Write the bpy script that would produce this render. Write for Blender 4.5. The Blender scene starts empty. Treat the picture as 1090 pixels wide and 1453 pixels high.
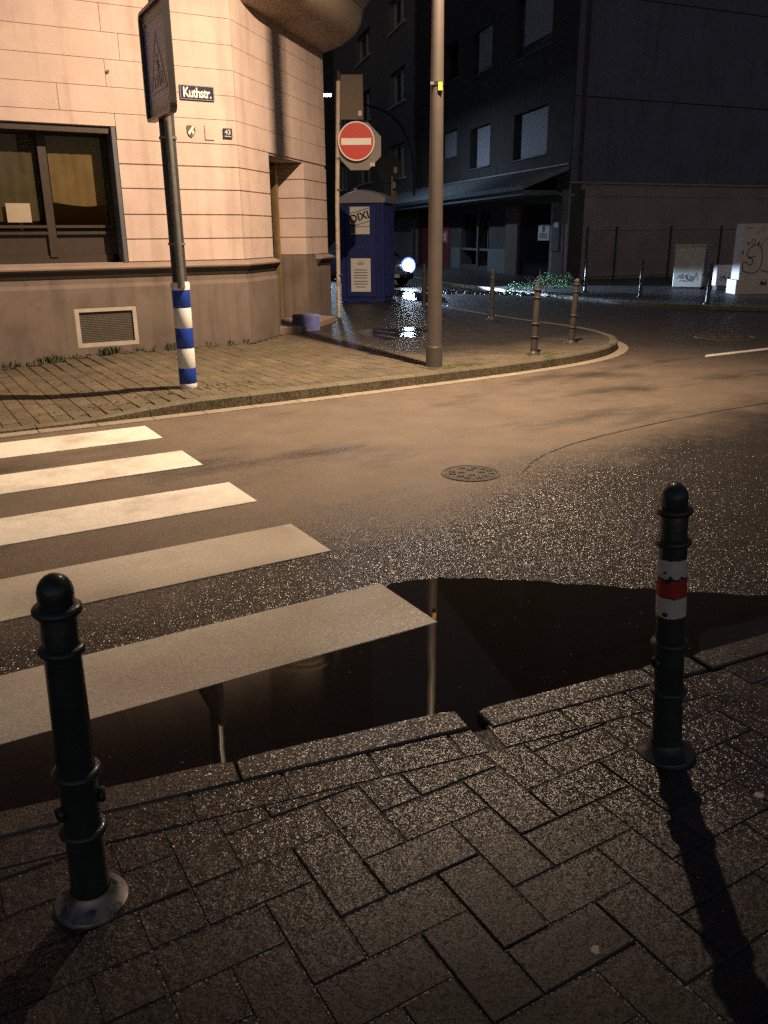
import bpy, math, random
from mathutils import Vector, Matrix
from mathutils.geometry import tessellate_polygon
R = math.radians
rnd = random.Random(7)
scene = bpy.context.scene
col = scene.collection

# ------------------------------------------------------------------ camera
# x runs along the main road, y across it to the far side; camera 1.6 m up on the near pavement
CAM_H, HEAD, PITCH, ROLL, FPX = 1.6, 59.5, 18.5, 0.5, 1175.0
cam_d = bpy.data.cameras.new('camera')
cam = bpy.data.objects.new('camera', cam_d); col.objects.link(cam)
cam_d.sensor_fit = 'VERTICAL'; cam_d.sensor_height = 24.0; cam_d.lens = 24.0 * FPX / 1453.0
cam_d.clip_start = 0.05; cam_d.clip_end = 2000
mrot = Matrix.Rotation(R(HEAD - 90), 4, 'Z') @ Matrix.Rotation(R(90 - PITCH), 4, 'X') @ Matrix.Rotation(R(-ROLL), 4, 'Z')
cam.matrix_world = Matrix.Translation((0, 0, CAM_H)) @ mrot
scene.camera = cam

# ------------------------------------------------------------------ night sky
world = bpy.data.worlds.new('World'); scene.world = world; world.use_nodes = True
wn = world.node_tree.nodes; wl = world.node_tree.links
bg = wn['Background']; sky = wn.new('ShaderNodeTexSky'); sky.sky_type = 'NISHITA'
sky.sun_disc = False; sky.sun_elevation = R(-4.0); sky.sun_rotation = R(200)
wl.new(sky.outputs['Color'], bg.inputs['Color']); bg.inputs['Strength'].default_value = 2.0
scene.view_settings.view_transform = 'Standard'; scene.view_settings.look = 'None'
scene.view_settings.exposure = 0.0; scene.view_settings.gamma = 1.0
scene.view_settings.use_curve_mapping = False
scene.cycles.sample_clamp_indirect = 0.6; scene.cycles.caustics_reflective = False; scene.cycles.caustics_refractive = False
scene.cycles.use_denoising = False          # keep the fine grain of the wet stone; the lamps are small and sample cleanly

LAMP_W, SPILL_W, LAMP_COL, LAMP_POS = 4300.0, 680.0, (1.0, 0.725, 0.49), (5.43, 6.6, 6.3)
FAR_W, FAR_COL, FAR_POS = 520.0, (0.55, 0.75, 1.0), (17.0, 33.0, 6.97)
HEAD_W, HEAD_COL = 16000.0, (0.48, 0.68, 1.0)

# ------------------------------------------------------------------ helpers
def visible(x, y, z=0.0, m=0.03):
    hx, hy = math.cos(R(HEAD)), math.sin(R(HEAD))
    Y = x * hx + y * hy; X = x * hy - y * hx; Z = z - CAM_H
    p = R(PITCH); zc = Y * math.cos(p) - Z * math.sin(p)
    if zc < 0.2: return False
    v = -(Z * math.cos(p) + Y * math.sin(p)) / zc * FPX; u = X / zc * FPX
    return abs(u) < 545 * (1 + m) + 10 and abs(v) < 727 * (1 + m) + 10

class MB:
    def __init__(s): s.v = []; s.f = []
    def add(s, vs, fs):
        b = len(s.v); s.v += [tuple(q) for q in vs]; s.f += [tuple(b + i for i in q) for q in fs]; return s
    def box(s, x0, x1, y0, y1, z0, z1):
        return s.add([(x0,y0,z0),(x1,y0,z0),(x1,y1,z0),(x0,y1,z0),(x0,y0,z1),(x1,y0,z1),(x1,y1,z1),(x0,y1,z1)],
                     [(0,3,2,1),(4,5,6,7),(0,1,5,4),(1,2,6,5),(2,3,7,6),(3,0,4,7)])
    def cbox(s, x0, x1, y0, y1, z0, z1, c=0.01):      # box with chamfered vertical edges and top
        poly = [(x0+c,y0),(x1-c,y0),(x1,y0+c),(x1,y1-c),(x1-c,y1),(x0+c,y1),(x0,y1-c),(x0,y0+c)]
        return s.prism(poly, z0, z1, c)
    def prism(s, poly, z0, z1, c=0.0):
        n = len(poly); cx = sum(q[0] for q in poly)/n; cy = sum(q[1] for q in poly)/n
        vs = [(x,y,z0) for x,y in poly]; fs = [tuple(range(n-1,-1,-1))]
        if c > 0:
            vs += [(x,y,z1-c) for x,y in poly]
            ins = inset(poly, c)
            vs += [(x,y,z1) for x,y in ins]
            for k in (0, n):
                for i in range(n): j = (i+1) % n; fs.append((k+i, k+j, k+n+j, k+n+i))
            fs.append(tuple(range(2*n, 3*n)))
        else:
            vs += [(x,y,z1) for x,y in poly]
            for i in range(n): j = (i+1) % n; fs.append((i, j, n+j, n+i))
            fs.append(tuple(range(n, 2*n)))
        return s.add(vs, fs)
    def lathe(s, prof, seg=24, cx=0, cy=0, jag=None):
        vs = []; m = len(prof)
        for i in range(seg):
            a = 2*math.pi*i/seg
            for k, (r, z) in enumerate(prof):
                zz = z + (jag(i, k) if jag else 0)
                vs.append((cx+r*math.cos(a), cy+r*math.sin(a), zz))
        fs = []
        for i in range(seg):
            j = (i+1) % seg
            for k in range(m-1): fs.append((i*m+k, j*m+k, j*m+k+1, i*m+k+1))
        return s.add(vs, fs)
    def tube(s, pts, r, seg=10, cap=True):
        pts = [Vector(q) for q in pts]; n = len(pts)
        rs = r if isinstance(r, (list, tuple)) else [r]*n
        vs = []; up = None
        for i, q in enumerate(pts):
            d = (pts[min(i+1,n-1)] - pts[max(i-1,0)]).normalized()
            if up is None: up = d.orthogonal().normalized()
            up = (up - d*up.dot(d)).normalized(); w = d.cross(up)
            for k in range(seg):
                a = 2*math.pi*k/seg; vs.append(q + (up*math.cos(a)+w*math.sin(a))*rs[i])
        fs = []
        for i in range(n-1):
            for k in range(seg):
                l = (k+1) % seg; fs.append((i*seg+k, i*seg+l, (i+1)*seg+l, (i+1)*seg+k))
        if cap: fs.append(tuple(range(seg-1,-1,-1))); fs.append(tuple((n-1)*seg+k for k in range(seg)))
        return s.add(vs, fs)
    def mould(s, path, prof, close=False):
        """sweep profile (offset to the right of the path, z) along a 2-D path with mitred corners"""
        n = len(path); m = len(prof); vs = []
        for i in range(n):
            p = Vector(path[i])
            a = (Vector(path[i]) - Vector(path[i-1])).normalized() if i > 0 else None
            b = (Vector(path[i+1]) - Vector(path[i])).normalized() if i < n-1 else None
            a = a or b; b = b or a
            na = Vector((a.y, -a.x)); nb = Vector((b.y, -b.x)); nn = (na+nb).normalized()
            k = 1.0/max(0.3, nn.dot(na))
            for d, z in prof: q = p + nn*d*k; vs.append((q.x, q.y, z))
        fs = []
        for i in range(n-1):
            for k in range(m):
                l = (k+1) % m; fs.append((i*m+k, (i+1)*m+k, (i+1)*m+l, i*m+l))
        fs.append(tuple(range(m))); fs.append(tuple((n-1)*m+k for k in range(m-1,-1,-1)))
        return s.add(vs, fs)
    def xf(s, M):
        s.v = [tuple(M @ Vector(q)) for q in s.v]; return s
    def warp(s, fn):
        s.v = [fn(q) for q in s.v]; return s

def inset(poly, c):
    n = len(poly); out = []
    area = sum(poly[i][0]*poly[(i+1)%n][1]-poly[(i+1)%n][0]*poly[i][1] for i in range(n))
    sg = 1 if area > 0 else -1
    for i in range(n):
        p = Vector(poly[i]); a = (p-Vector(poly[i-1])); b = (Vector(poly[(i+1)%n])-p)
        if a.length < 1e-6 or b.length < 1e-6: out.append(tuple(p)); continue
        a.normalize(); b.normalize()
        na = Vector((-a.y,a.x))*sg; nb = Vector((-b.y,b.x))*sg; nn = (na+nb)
        if nn.length < 1e-6: out.append(tuple(p)); continue
        nn.normalize(); out.append(tuple(p + nn*c/max(0.35, nn.dot(na))))
    return out
def clip(poly, a, b):
    """keep the part of a convex polygon on the right of the line a -> b"""
    out = []; n = len(poly); a = Vector(a); d = Vector(b)-a
    def side(q): return d.x*(q[1]-a.y)-d.y*(q[0]-a.x)
    for i in range(n):
        p, q = poly[i], poly[(i+1)%n]; sp, sq = side(p), side(q)
        if sp <= 0: out.append(p)
        if sp*sq < 0:
            t = sp/(sp-sq); out.append((p[0]+(q[0]-p[0])*t, p[1]+(q[1]-p[1])*t))
    return out
def area(poly):
    n = len(poly); return abs(sum(poly[i][0]*poly[(i+1)%n][1]-poly[(i+1)%n][0]*poly[i][1] for i in range(n)))/2

def mesh_of(name, mb, mat, smooth=False):
    me = bpy.data.meshes.new(name); me.from_pydata(mb.v, [], mb.f); me.materials.append(mat)
    me.validate()
    if smooth:
        for p in me.polygons: p.use_smooth = True
        try: me.set_sharp_from_angle(angle=R(35))
        except Exception: pass
    me.update(); return me
def tag(o, label=None, cat=None, group=None, kind=None):
    if label: o['label'] = label
    if cat: o['category'] = cat
    if group: o['group'] = group
    if kind: o['kind'] = kind
    return o
def thing(name, label, cat, loc=(0,0,0), rz=0, group=None):
    o = bpy.data.objects.new(name, None); col.objects.link(o); o.empty_display_size = 0.2
    o.location = loc; o.rotation_euler = (0, 0, rz); return tag(o, label, cat, group)
def part(name, mb, mat, parent=None, smooth=False, world=False, label=None, kind=None):
    if world and parent is not None:
        l = parent
        off = Vector((0,0,0))
        while l is not None: off += Vector(l.location); l = l.parent
        mb.v = [tuple(Vector(q)-off) for q in mb.v]
    o = bpy.data.objects.new(name, mesh_of(name, mb, mat, smooth)); col.objects.link(o)
    if parent is not None: o.parent = parent
    if label: o['label'] = label
    if kind: o['kind'] = kind
    return o
def inst(name, me, parent=None, loc=(0,0,0), rz=0, rx=0, ry=0):
    o = bpy.data.objects.new(name, me); col.objects.link(o); o.location = loc; o.rotation_euler = (rx, ry, rz)
    if parent is not None: o.parent = parent
    return o
def copy_tree(o, parent=None):
    c = o.copy(); col.objects.link(c); c.parent = parent
    for ch in list(o.children): copy_tree(ch, c)
    return c
def text_mb(body, size, extrude=0.001, spacing=1.0, bold=0.0):
    cu = bpy.data.curves.new('lettering', 'FONT'); cu.body = body; cu.size = size; cu.extrude = extrude
    cu.align_x = 'CENTER'; cu.align_y = 'CENTER'; cu.space_character = spacing; cu.offset = bold
    cu.resolution_u = 3
    o = bpy.data.objects.new('lettering', cu); col.objects.link(o)
    dg = bpy.context.evaluated_depsgraph_get(); me = bpy.data.meshes.new_from_object(o.evaluated_get(dg))
    mb = MB(); mb.add([tuple(v.co) for v in me.vertices], [tuple(p.vertices) for p in me.polygons])
    bpy.data.objects.remove(o); bpy.data.curves.remove(cu); bpy.data.meshes.remove(me)
    return mb
# upright facing -y (local x = right, z = up)
UP = Matrix.Rotation(R(90), 4, 'X')
def frame_m(origin, ang):           # local x along ang, y to its left
    return Matrix.Translation((origin[0], origin[1], 0)) @ Matrix.Rotation(R(ang), 4, 'Z')

# ------------------------------------------------------------------ materials
def mat(name, c, rough=0.7, var=0.15, vs=6.0, metal=0.0, bump=0.0, bs=60.0, glint=0.0, gs=110.0, wet=None,
        obj_var=0.0, emit=None, es=0.0, spec=0.5, stain=None, coat=0.0, speck=0.0, streak=0.0):
    m = bpy.data.materials.new(name); m.use_nodes = True; nt = m.node_tree; N = nt.nodes; L = nt.links
    b = N['Principled BSDF']; b.inputs['Roughness'].default_value = rough; b.inputs['Metallic'].default_value = metal
    b.inputs['Specular IOR Level'].default_value = spec
    if coat: b.inputs['Coat Weight'].default_value = coat; b.inputs['Coat Roughness'].default_value = 0.08
    geo = N.new('ShaderNodeNewGeometry'); pos = geo.outputs['Position']
    def noise(scale, detail=4.0, vec=None, rough_=0.6):
        n = N.new('ShaderNodeTexNoise'); n.inputs['Scale'].default_value = scale; n.inputs['Detail'].default_value = detail
        n.inputs['Roughness'].default_value = rough_
        L.new(vec if vec is not None else pos, n.inputs['Vector']); return n.outputs['Fac']
    def math_(op, a, b_=None, c_=None, clamp=False):
        n = N.new('ShaderNodeMath'); n.operation = op; n.use_clamp = clamp
        for i, q in enumerate((a, b_, c_)):
            if q is None: continue
            if isinstance(q, (int, float)): n.inputs[i].default_value = q
            else: L.new(q, n.inputs[i])
        return n.outputs[0]
    def rng(x, a, b_, c_, d):
        n = N.new('ShaderNodeMapRange'); L.new(x, n.inputs[0])
        for i, q in enumerate((a, b_, c_, d)): n.inputs[i+1].default_value = q
        return n.outputs[0]
    def mix(f, a, b_):
        n = N.new('ShaderNodeMix'); n.data_type = 'RGBA'
        if isinstance(f, (int, float)): n.inputs[0].default_value = f
        else: L.new(f, n.inputs[0])
        for i, q in ((6, a), (7, b_)):
            if isinstance(q, tuple): n.inputs[i].default_value = (*q[:3], 1)
            else: L.new(q, n.inputs[i])
        return n.outputs[2]
    f = noise(vs, 6.0)
    val = rng(f, 0.3, 0.7, 1-var, 1+var)
    if obj_var:
        oi = N.new('ShaderNodeObjectInfo'); val = math_('MULTIPLY', val, rng(oi.outputs['Random'], 0, 1, 1-obj_var, 1+obj_var))
    if speck:
        val = math_('MULTIPLY', val, rng(noise(gs*0.8, 2.0), 0.35, 0.65, 1-speck, 1+speck))
    if streak:                      # dirt washed down the wall
        mps = N.new('ShaderNodeMapping'); mps.inputs['Scale'].default_value = (5.0, 5.0, 0.45); L.new(pos, mps.inputs['Vector'])
        val = math_('MULTIPLY', val, rng(noise(1.0, 5.0, mps.outputs[0]), 0.50, 0.72, 1.0, 1-streak))
    vm = N.new('ShaderNodeVectorMath'); vm.operation = 'SCALE'; vm.inputs[0].default_value = c; L.new(val, vm.inputs['Scale'])
    colr = vm.outputs[0]
    if stain:                       # (colour, scale, low, high)
        fs = rng(noise(stain[1], 6.0), stain[2], stain[3], 0, 1); colr = mix(fs, colr, stain[0])
    if wet:                         # wet(noise helpers) returns (mask, dark colour, rough)
        mask = wet[0](math_, noise, rng, geo, N, L)
        vm2 = N.new('ShaderNodeVectorMath'); vm2.operation = 'SCALE'; vm2.inputs[0].default_value = wet[1]; L.new(val, vm2.inputs['Scale'])
        colr = mix(mask, colr, vm2.outputs[0])
        L.new(rng(mask, 0, 1, rough, wet[2]), b.inputs['Roughness'])
    L.new(colr, b.inputs['Base Color'])
    nrm = None
    if bump:
        bn = N.new('ShaderNodeBump'); bn.inputs['Strength'].default_value = bump; bn.inputs['Distance'].default_value = 0.01
        L.new(noise(bs, 4.0), bn.inputs['Height']); nrm = bn.outputs['Normal']
    if glint:                       # random facets of wet grains
        vo = N.new('ShaderNodeTexVoronoi'); vo.inputs['Scale'].default_value = gs; L.new(pos, vo.inputs['Vector'])
        sb = N.new('ShaderNodeVectorMath'); sb.operation = 'SUBTRACT'; L.new(vo.outputs['Color'], sb.inputs[0]); sb.inputs[1].default_value = (0.5,0.5,0.5)
        sc = N.new('ShaderNodeVectorMath'); sc.operation = 'SCALE'; L.new(sb.outputs[0], sc.inputs[0])
        if wet: L.new(rng(mask, 0, 1, glint*wet[3], glint), sc.inputs['Scale'])
        else: sc.inputs['Scale'].default_value = glint
        ad = N.new('ShaderNodeVectorMath'); ad.operation = 'ADD'; L.new(sc.outputs[0], ad.inputs[0])
        L.new(nrm if nrm is not None else geo.outputs['Normal'], ad.inputs[1])
        nz = N.new('ShaderNodeVectorMath'); nz.operation = 'NORMALIZE'; L.new(ad.outputs[0], nz.inputs[0]); nrm = nz.outputs[0]
    if nrm is not None: L.new(nrm, b.inputs['Normal'])
    if emit:
        b.inputs['Emission Color'].default_value = (*emit, 1); b.inputs['Emission Strength'].default_value = es
    return m

def road_wet(math_, noise, rng, geo, N, L):
    sp = N.new('ShaderNodeSeparateXYZ'); L.new(geo.outputs['Position'], sp.inputs[0])
    x, y = sp.outputs[0], sp.outputs[1]
    n1 = noise(0.9, 5.0); n2 = noise(7.0, 4.0)
    # the low side of the road (towards the near kerb) is still wet; patches of damp elsewhere
    edge = math_('ADD', math_('MULTIPLY', x, 0.18), math_('ADD', math_('MULTIPLY', n1, 1.3), math_('MULTIPLY', n2, 0.5)))
    low = rng(math_('SUBTRACT', y, edge), 3.15, 2.35, 0, 1)
    mp = N.new('ShaderNodeMapping'); mp.inputs['Scale'].default_value = (0.35, 0.9, 1); L.new(geo.outputs['Position'], mp.inputs['Vector'])
    damp = rng(noise(1.1, 5.0, mp.outputs[0]), 0.52, 0.66, 0, 0.75)
    side = rng(math_('SUBTRACT', math_('ADD', x, y), 17.0), -2.0, 2.0, 0, 0.8)
    return math_('MAXIMUM', math_('MAXIMUM', low, damp), side, clamp=True)
def pave_wet(math_, noise, rng, geo, N, L):
    sp = N.new('ShaderNodeSeparateXYZ'); L.new(geo.outputs['Position'], sp.inputs[0])
    a = math_('ADD', sp.outputs[0], math_('MULTIPLY', noise(0.8, 4.0), 0.9))
    b = math_('ADD', sp.outputs[1], math_('MULTIPLY', noise(1.3, 4.0), 1.2))
    return math_('MULTIPLY', rng(a, 5.6, 6.5, 0, 1), rng(b, 8.9, 10.2, 0, 1))

def near_damp_sheen(math_, noise, rng, geo, N, L):
    sp = N.new('ShaderNodeSeparateXYZ'); L.new(geo.outputs['Position'], sp.inputs[0])
    a = math_('ADD', sp.outputs[1], math_('MULTIPLY', sp.outputs[0], 0.42))
    a = math_('ADD', a, math_('MULTIPLY', noise(1.7, 4.0), 0.7))
    return rng(a, 1.75, 2.45, 0, 1)  # damp kerb side, also made lighter to place the lamp's sheen
M = {}
M['asphalt'] = mat('asphalt', (0.138,0.106,0.077), 0.62, 0.16, 2.2, glint=0.85, gs=310, speck=0.5,
                   wet=(road_wet, (0.042,0.035,0.030), 0.27, 0.8))
M['ground'] = mat('bare_ground', (0.05,0.045,0.04), 0.9)
M['paint'] = mat('road_paint', (0.80,0.75,0.66), 0.5, 0.10, 7, glint=0.35, gs=170, speck=0.06, stain=((0.40,0.35,0.28), 2.0, 0.48, 0.78))
M['paintwet'] = mat('wet_road_paint', (0.60,0.55,0.46), 0.35, 0.12, 6, glint=0.30, gs=170, speck=0.07, stain=((0.33,0.29,0.22), 1.5, 0.45, 0.72))
M['paver'] = mat('wet_paver', (0.024,0.0195,0.0175), 0.6, 0.25, 9, glint=0.36, gs=280, obj_var=0.35, speck=0.3, bump=0.5, bs=30, wet=(near_damp_sheen, (0.052,0.044,0.041), 0.23, 1.0), stain=((0.026,0.021,0.018), 1.6, 0.5, 0.75))  # darker tone away from the kerb stands in for lamp falloff
M['sand'] = mat('joint_sand', (0.030,0.025,0.020), 0.75, 0.3, 20)
M['kerb_near'] = mat('wet_kerb_concrete', (0.075,0.066,0.058), 0.30, 0.2, 8, glint=0.42, gs=260, speck=0.3, obj_var=0.08)
M['kerb'] = mat('kerb_concrete', (0.125,0.105,0.066), 0.75, 0.25, 5, glint=0.4, gs=90, stain=((0.07,0.07,0.03), 3.0, 0.5, 0.7), obj_var=0.1)
M['gutter'] = mat('gutter_concrete', (0.29,0.245,0.185), 0.7, 0.15, 6, glint=0.4, gs=90, obj_var=0.06)
M['fpaver'] = mat('pavement_brick', (0.125,0.098,0.062), 0.7, 0.22, 3, glint=0.5, gs=80, obj_var=0.16,
                  wet=(pave_wet, (0.032,0.029,0.027), 0.42, 1.6), stain=((0.085,0.082,0.035), 1.6, 0.52, 0.75))
M['sidebed'] = mat('damp_asphalt', (0.055,0.05,0.046), 0.35, 0.3, 3, glint=0.7, gs=60, bump=0.5, bs=9)
M['moss'] = mat('moss', (0.06,0.065,0.02), 0.9, 0.4, 30)
M['grass'] = mat('weed_green', (0.045,0.06,0.02), 0.6, 0.3, 8)
M['leaf'] = mat('leaf_green', (0.10,0.20,0.07), 0.45, 0.4, 4)
M['twig'] = mat('twig', (0.12,0.09,0.06), 0.8)
M['plaster'] = mat('cream_plaster', (0.56,0.435,0.375), 0.85, 0.09, 2.2, streak=0.22, bump=0.3, bs=50, speck=0.03, stain=((0.43,0.32,0.29), 1.3, 0.53, 0.80))
M['plinth'] = mat('brown_plinth_plaster', (0.17,0.13,0.105), 0.85, 0.14, 2.0, streak=0.35, bump=0.3, bs=60, stain=((0.10,0.078,0.06), 2.4, 0.52, 0.8))
M['ledgedark'] = mat('ledge_dark_brown', (0.035,0.027,0.022), 0.8, 0.2, 6)  # darker brown for the undercut of the ledge
M['ledge'] = mat('ledge_stone', (0.27,0.20,0.16), 0.8, 0.12, 3)
M['bay'] = mat('bay_plaster', (0.42,0.34,0.26), 0.8, 0.06, 2)
M['winbrown'] = mat('brown_window_frame', (0.032,0.021,0.013), 0.5, 0.2, 8)
M['rail'] = mat('blue_grey_rail', (0.09,0.10,0.12), 0.5)
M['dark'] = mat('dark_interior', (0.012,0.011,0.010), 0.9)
M['curtain'] = mat('yellowed_curtain', (0.19,0.125,0.052), 0.9, 0.3, 2.5)
M['curtain2'] = mat('grey_curtain', (0.085,0.068,0.04), 0.9, 0.25, 2.5)
M['paper'] = mat('paper', (0.36,0.30,0.22), 0.8, 0.05)
M['frame2'] = mat('grubby_frame', (0.45,0.39,0.33), 0.6, 0.15, 8)
M['white'] = mat('white_frame', (0.72,0.68,0.62), 0.5, 0.06)
M['mesh'] = mat('dusty_grille', (0.13,0.11,0.09), 0.8, 0.15, 20)
M['poledark'] = mat('dark_coated_steel', (0.045,0.045,0.045), 0.45, 0.2, 5)
M['galv'] = mat('galvanised_steel', (0.27,0.255,0.235), 0.42, 0.2, 12, metal=0.6)
M['lampposted'] = mat('lamp_post_paint', (0.075,0.062,0.052), 0.5, 0.12, 4)
M['creampole'] = mat('weathered_pole', (0.45,0.38,0.30), 0.6, 0.25, 6, stain=((0.20,0.13,0.08), 9, 0.58, 0.7))
M['blue'] = mat('reflective_blue', (0.012,0.05,0.36), 0.4, 0.08)
M['whiteref'] = mat('reflective_white', (0.82,0.82,0.80), 0.35, 0.04)
M['bollard'] = mat('black_green_enamel', (0.022,0.032,0.033), 0.36, 0.35, 9, coat=0.25, bump=0.25, bs=45, stain=((0.075,0.07,0.065), 55, 0.66, 0.72))
M['bollardbrown'] = mat('dull_bollard_paint', (0.05,0.042,0.038), 0.45, 0.2, 10)
M['flange'] = mat('bare_flange_metal', (0.30,0.28,0.26), 0.38, 0.3, 14, metal=0.7, stain=((0.05,0.045,0.04), 18, 0.5, 0.6))
M['bandw'] = mat('band_white', (0.62,0.62,0.60), 0.5, 0.06, 10)
M['bandr'] = mat('band_red', (0.42,0.035,0.02), 0.5, 0.1, 10)
M['signred'] = mat('sign_red', (0.50,0.03,0.015), 0.45, 0.06)
M['signwhite'] = mat('sign_white', (0.78,0.74,0.68), 0.5, 0.04)
M['signback'] = mat('sign_back_grey', (0.20,0.18,0.16), 0.6, 0.08)
M['signbrown'] = mat('sign_back_brown', (0.10,0.075,0.055), 0.7, 0.08)
M['signblue'] = mat('sign_blue', (0.10,0.15,0.46), 0.35, 0.05)
M['enamel'] = mat('street_name_enamel', (0.018,0.018,0.045), 0.25)
M['lettering'] = mat('lettering_white', (0.75,0.73,0.68), 0.5)
M['black'] = mat('matt_black', (0.01,0.01,0.01), 0.6)
M['yellow'] = mat('yellow_tag', (0.85,0.62,0.08), 0.4)
M['toilet'] = mat('blue_plastic', (0.012,0.024,0.145), 0.5, 0.12, 4)
M['toiletroof'] = mat('grey_plastic', (0.28,0.27,0.30), 0.55, 0.1)
M['darkwall'] = mat('dark_render', (0.066,0.058,0.054), 0.9, 0.2, 2, streak=0.3)
M['greywall'] = mat('grey_render', (0.25,0.225,0.20), 0.9, 0.12, 2)
M['pinkwall'] = mat('pinkish_plaster', (0.36,0.28,0.26), 0.9, 0.12, 1.2, stain=((0.27,0.21,0.2), 0.7, 0.5, 0.8))
M['bluewall'] = mat('slate_blue_cladding', (0.13,0.13,0.18), 0.8, 0.12, 1.2, streak=0.3)
M['stonebase'] = mat('base_panel_grey', (0.14,0.14,0.15), 0.8, 0.1)
M['pillar'] = mat('brown_tile', (0.13,0.095,0.075), 0.6, 0.15)
M['shutter'] = mat('roller_shutter', (0.42,0.42,0.45), 0.6, 0.04)
M['canopy'] = mat('metal_roofing', (0.16,0.19,0.21), 0.35, 0.15, 3, metal=0.4)
M['seamlight'] = mat('roof_seam', (0.30,0.33,0.35), 0.5, 0.05)
M['redwall'] = mat('dark_red_paint', (0.16,0.03,0.035), 0.7, 0.1)
M['garage'] = mat('pale_garage_door', (0.30,0.31,0.33), 0.6, 0.05)
M['cabinet'] = mat('cabinet_grey', (0.62,0.53,0.48), 0.6, 0.06, 3)
M['cabinet2'] = mat('cabinet_greenish', (0.5,0.45,0.38), 0.6, 0.08, 3)
M['ink'] = mat('spray_ink', (0.03,0.02,0.03), 0.6)
M['inkblue'] = mat('spray_blue', (0.10,0.10,0.16), 0.6)
M['carpaint'] = mat('black_car_paint', (0.008,0.008,0.011), 0.35, coat=0.5)
M['rubber'] = mat('rubber', (0.015,0.015,0.015), 0.8)
M['glassd'] = mat('dark_glass', (0.006,0.007,0.012), 0.08, 0.05)
M['iron'] = mat('cast_iron', (0.09,0.075,0.06), 0.5, 0.3, 20)
M['crumb'] = mat('litter_white', (0.55,0.5,0.42), 0.7)
M['lampglow'] = mat('lamp_lens_warm', (0.8,0.7,0.5), 0.4, emit=LAMP_COL, es=12)
M['farglow'] = mat('lamp_lens_white', (0.8,0.8,0.8), 0.4, emit=(0.75,0.88,1.0), es=30)
M['headglow'] = mat('headlamp_lens', (0.8,0.8,0.8), 0.3, emit=(0.72,0.86,1.0), es=60)
M['haloglow'] = mat('headlamp_halo', (0.5,0.5,0.6), 0.3, emit=(0.12,0.28,1.0), es=1.6)  # halo of the headlight painted as a weak blue glow
M['winlit'] = mat('lit_pane', (0.7,0.7,0.7), 0.5, emit=(0.8,0.9,1.0), es=1.0)
M['seam'] = mat('tar_seam', (0.035,0.028,0.022), 0.5, glint=0.6, gs=80)

def water_mat(name, wave, scale, c=(0.017,0.014,0.012)):
    m = bpy.data.materials.new(name); m.use_nodes = True; N = m.node_tree.nodes; L = m.node_tree.links
    b = N['Principled BSDF']; b.inputs['Base Color'].default_value = (*c, 1); b.inputs['Roughness'].default_value = 0.02
    b.inputs['IOR'].default_value = 1.33
    geo = N.new('ShaderNodeNewGeometry'); n = N.new('ShaderNodeTexNoise'); n.inputs['Scale'].default_value = scale
    L.new(geo.outputs['Position'], n.inputs['Vector']); bn = N.new('ShaderNodeBump')
    bn.inputs['Strength'].default_value = wave; bn.inputs['Distance'].default_value = 0.01
    L.new(n.outputs['Fac'], bn.inputs['Height']); L.new(bn.outputs['Normal'], b.inputs['Normal']); return m
M['water'] = water_mat('puddle_water', 0.04, 3.0)
M['water2'] = water_mat('rippled_water', 1.0, 11.0)
def pane_mat():
    m = bpy.data.materials.new('window_glass'); m.use_nodes = True; N = m.node_tree.nodes; L = m.node_tree.links
    out = N['Material Output']; N.remove(N['Principled BSDF'])
    t = N.new('ShaderNodeBsdfTransparent'); t.inputs[0].default_value = (0.75,0.75,0.7,1); g = N.new('ShaderNodeBsdfGlossy'); g.inputs['Roughness'].default_value = 0.03
    f = N.new('ShaderNodeFresnel'); g2 = N.new('ShaderNodeNewGeometry'); mr = N.new('ShaderNodeMapRange'); mr.inputs[3].default_value = 1.5; mr.inputs[4].default_value = 1/1.5; L.new(g2.outputs['Backfacing'], mr.inputs[0]); L.new(mr.outputs[0], f.inputs[0]); mx = N.new('ShaderNodeMixShader')
    L.new(f.outputs[0], mx.inputs[0]); L.new(t.outputs[0], mx.inputs[1]); L.new(g.outputs[0], mx.inputs[2]); L.new(mx.outputs[0], out.inputs[0]); return m
M['pane'] = pane_mat()

# ================================================================== GROUND
def sheet(name, polys, m, z=0.0, hf=None, kind='structure', label=None, parent=None):
    mb = MB()
    for poly in polys:
        v3 = [Vector((x, y, 0)) for x, y in poly]
        tris = tessellate_polygon([v3])
        mb.add([(x, y, (hf(x, y) if hf else 0) + z) for x, y in poly], [t for t in tris])
    # make all faces look up
    fs = []
    for f in mb.f:
        a, b, c = (Vector(mb.v[i]) for i in f[:3])
        fs.append(f if (b-a).cross(c-a).z > 0 else tuple(reversed(f)))
    mb.f = fs
    return part(name, mb, m, parent, kind=kind, label=label)
sheet('ground', [[(-300,-300),(300,-300),(300,300),(-300,300)]], M['ground'], z=-0.10)
road = sheet('road', [[(-60,1.0),(70,1.0),(70,80),(-60,80)]], M['asphalt'], z=0.0)

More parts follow.
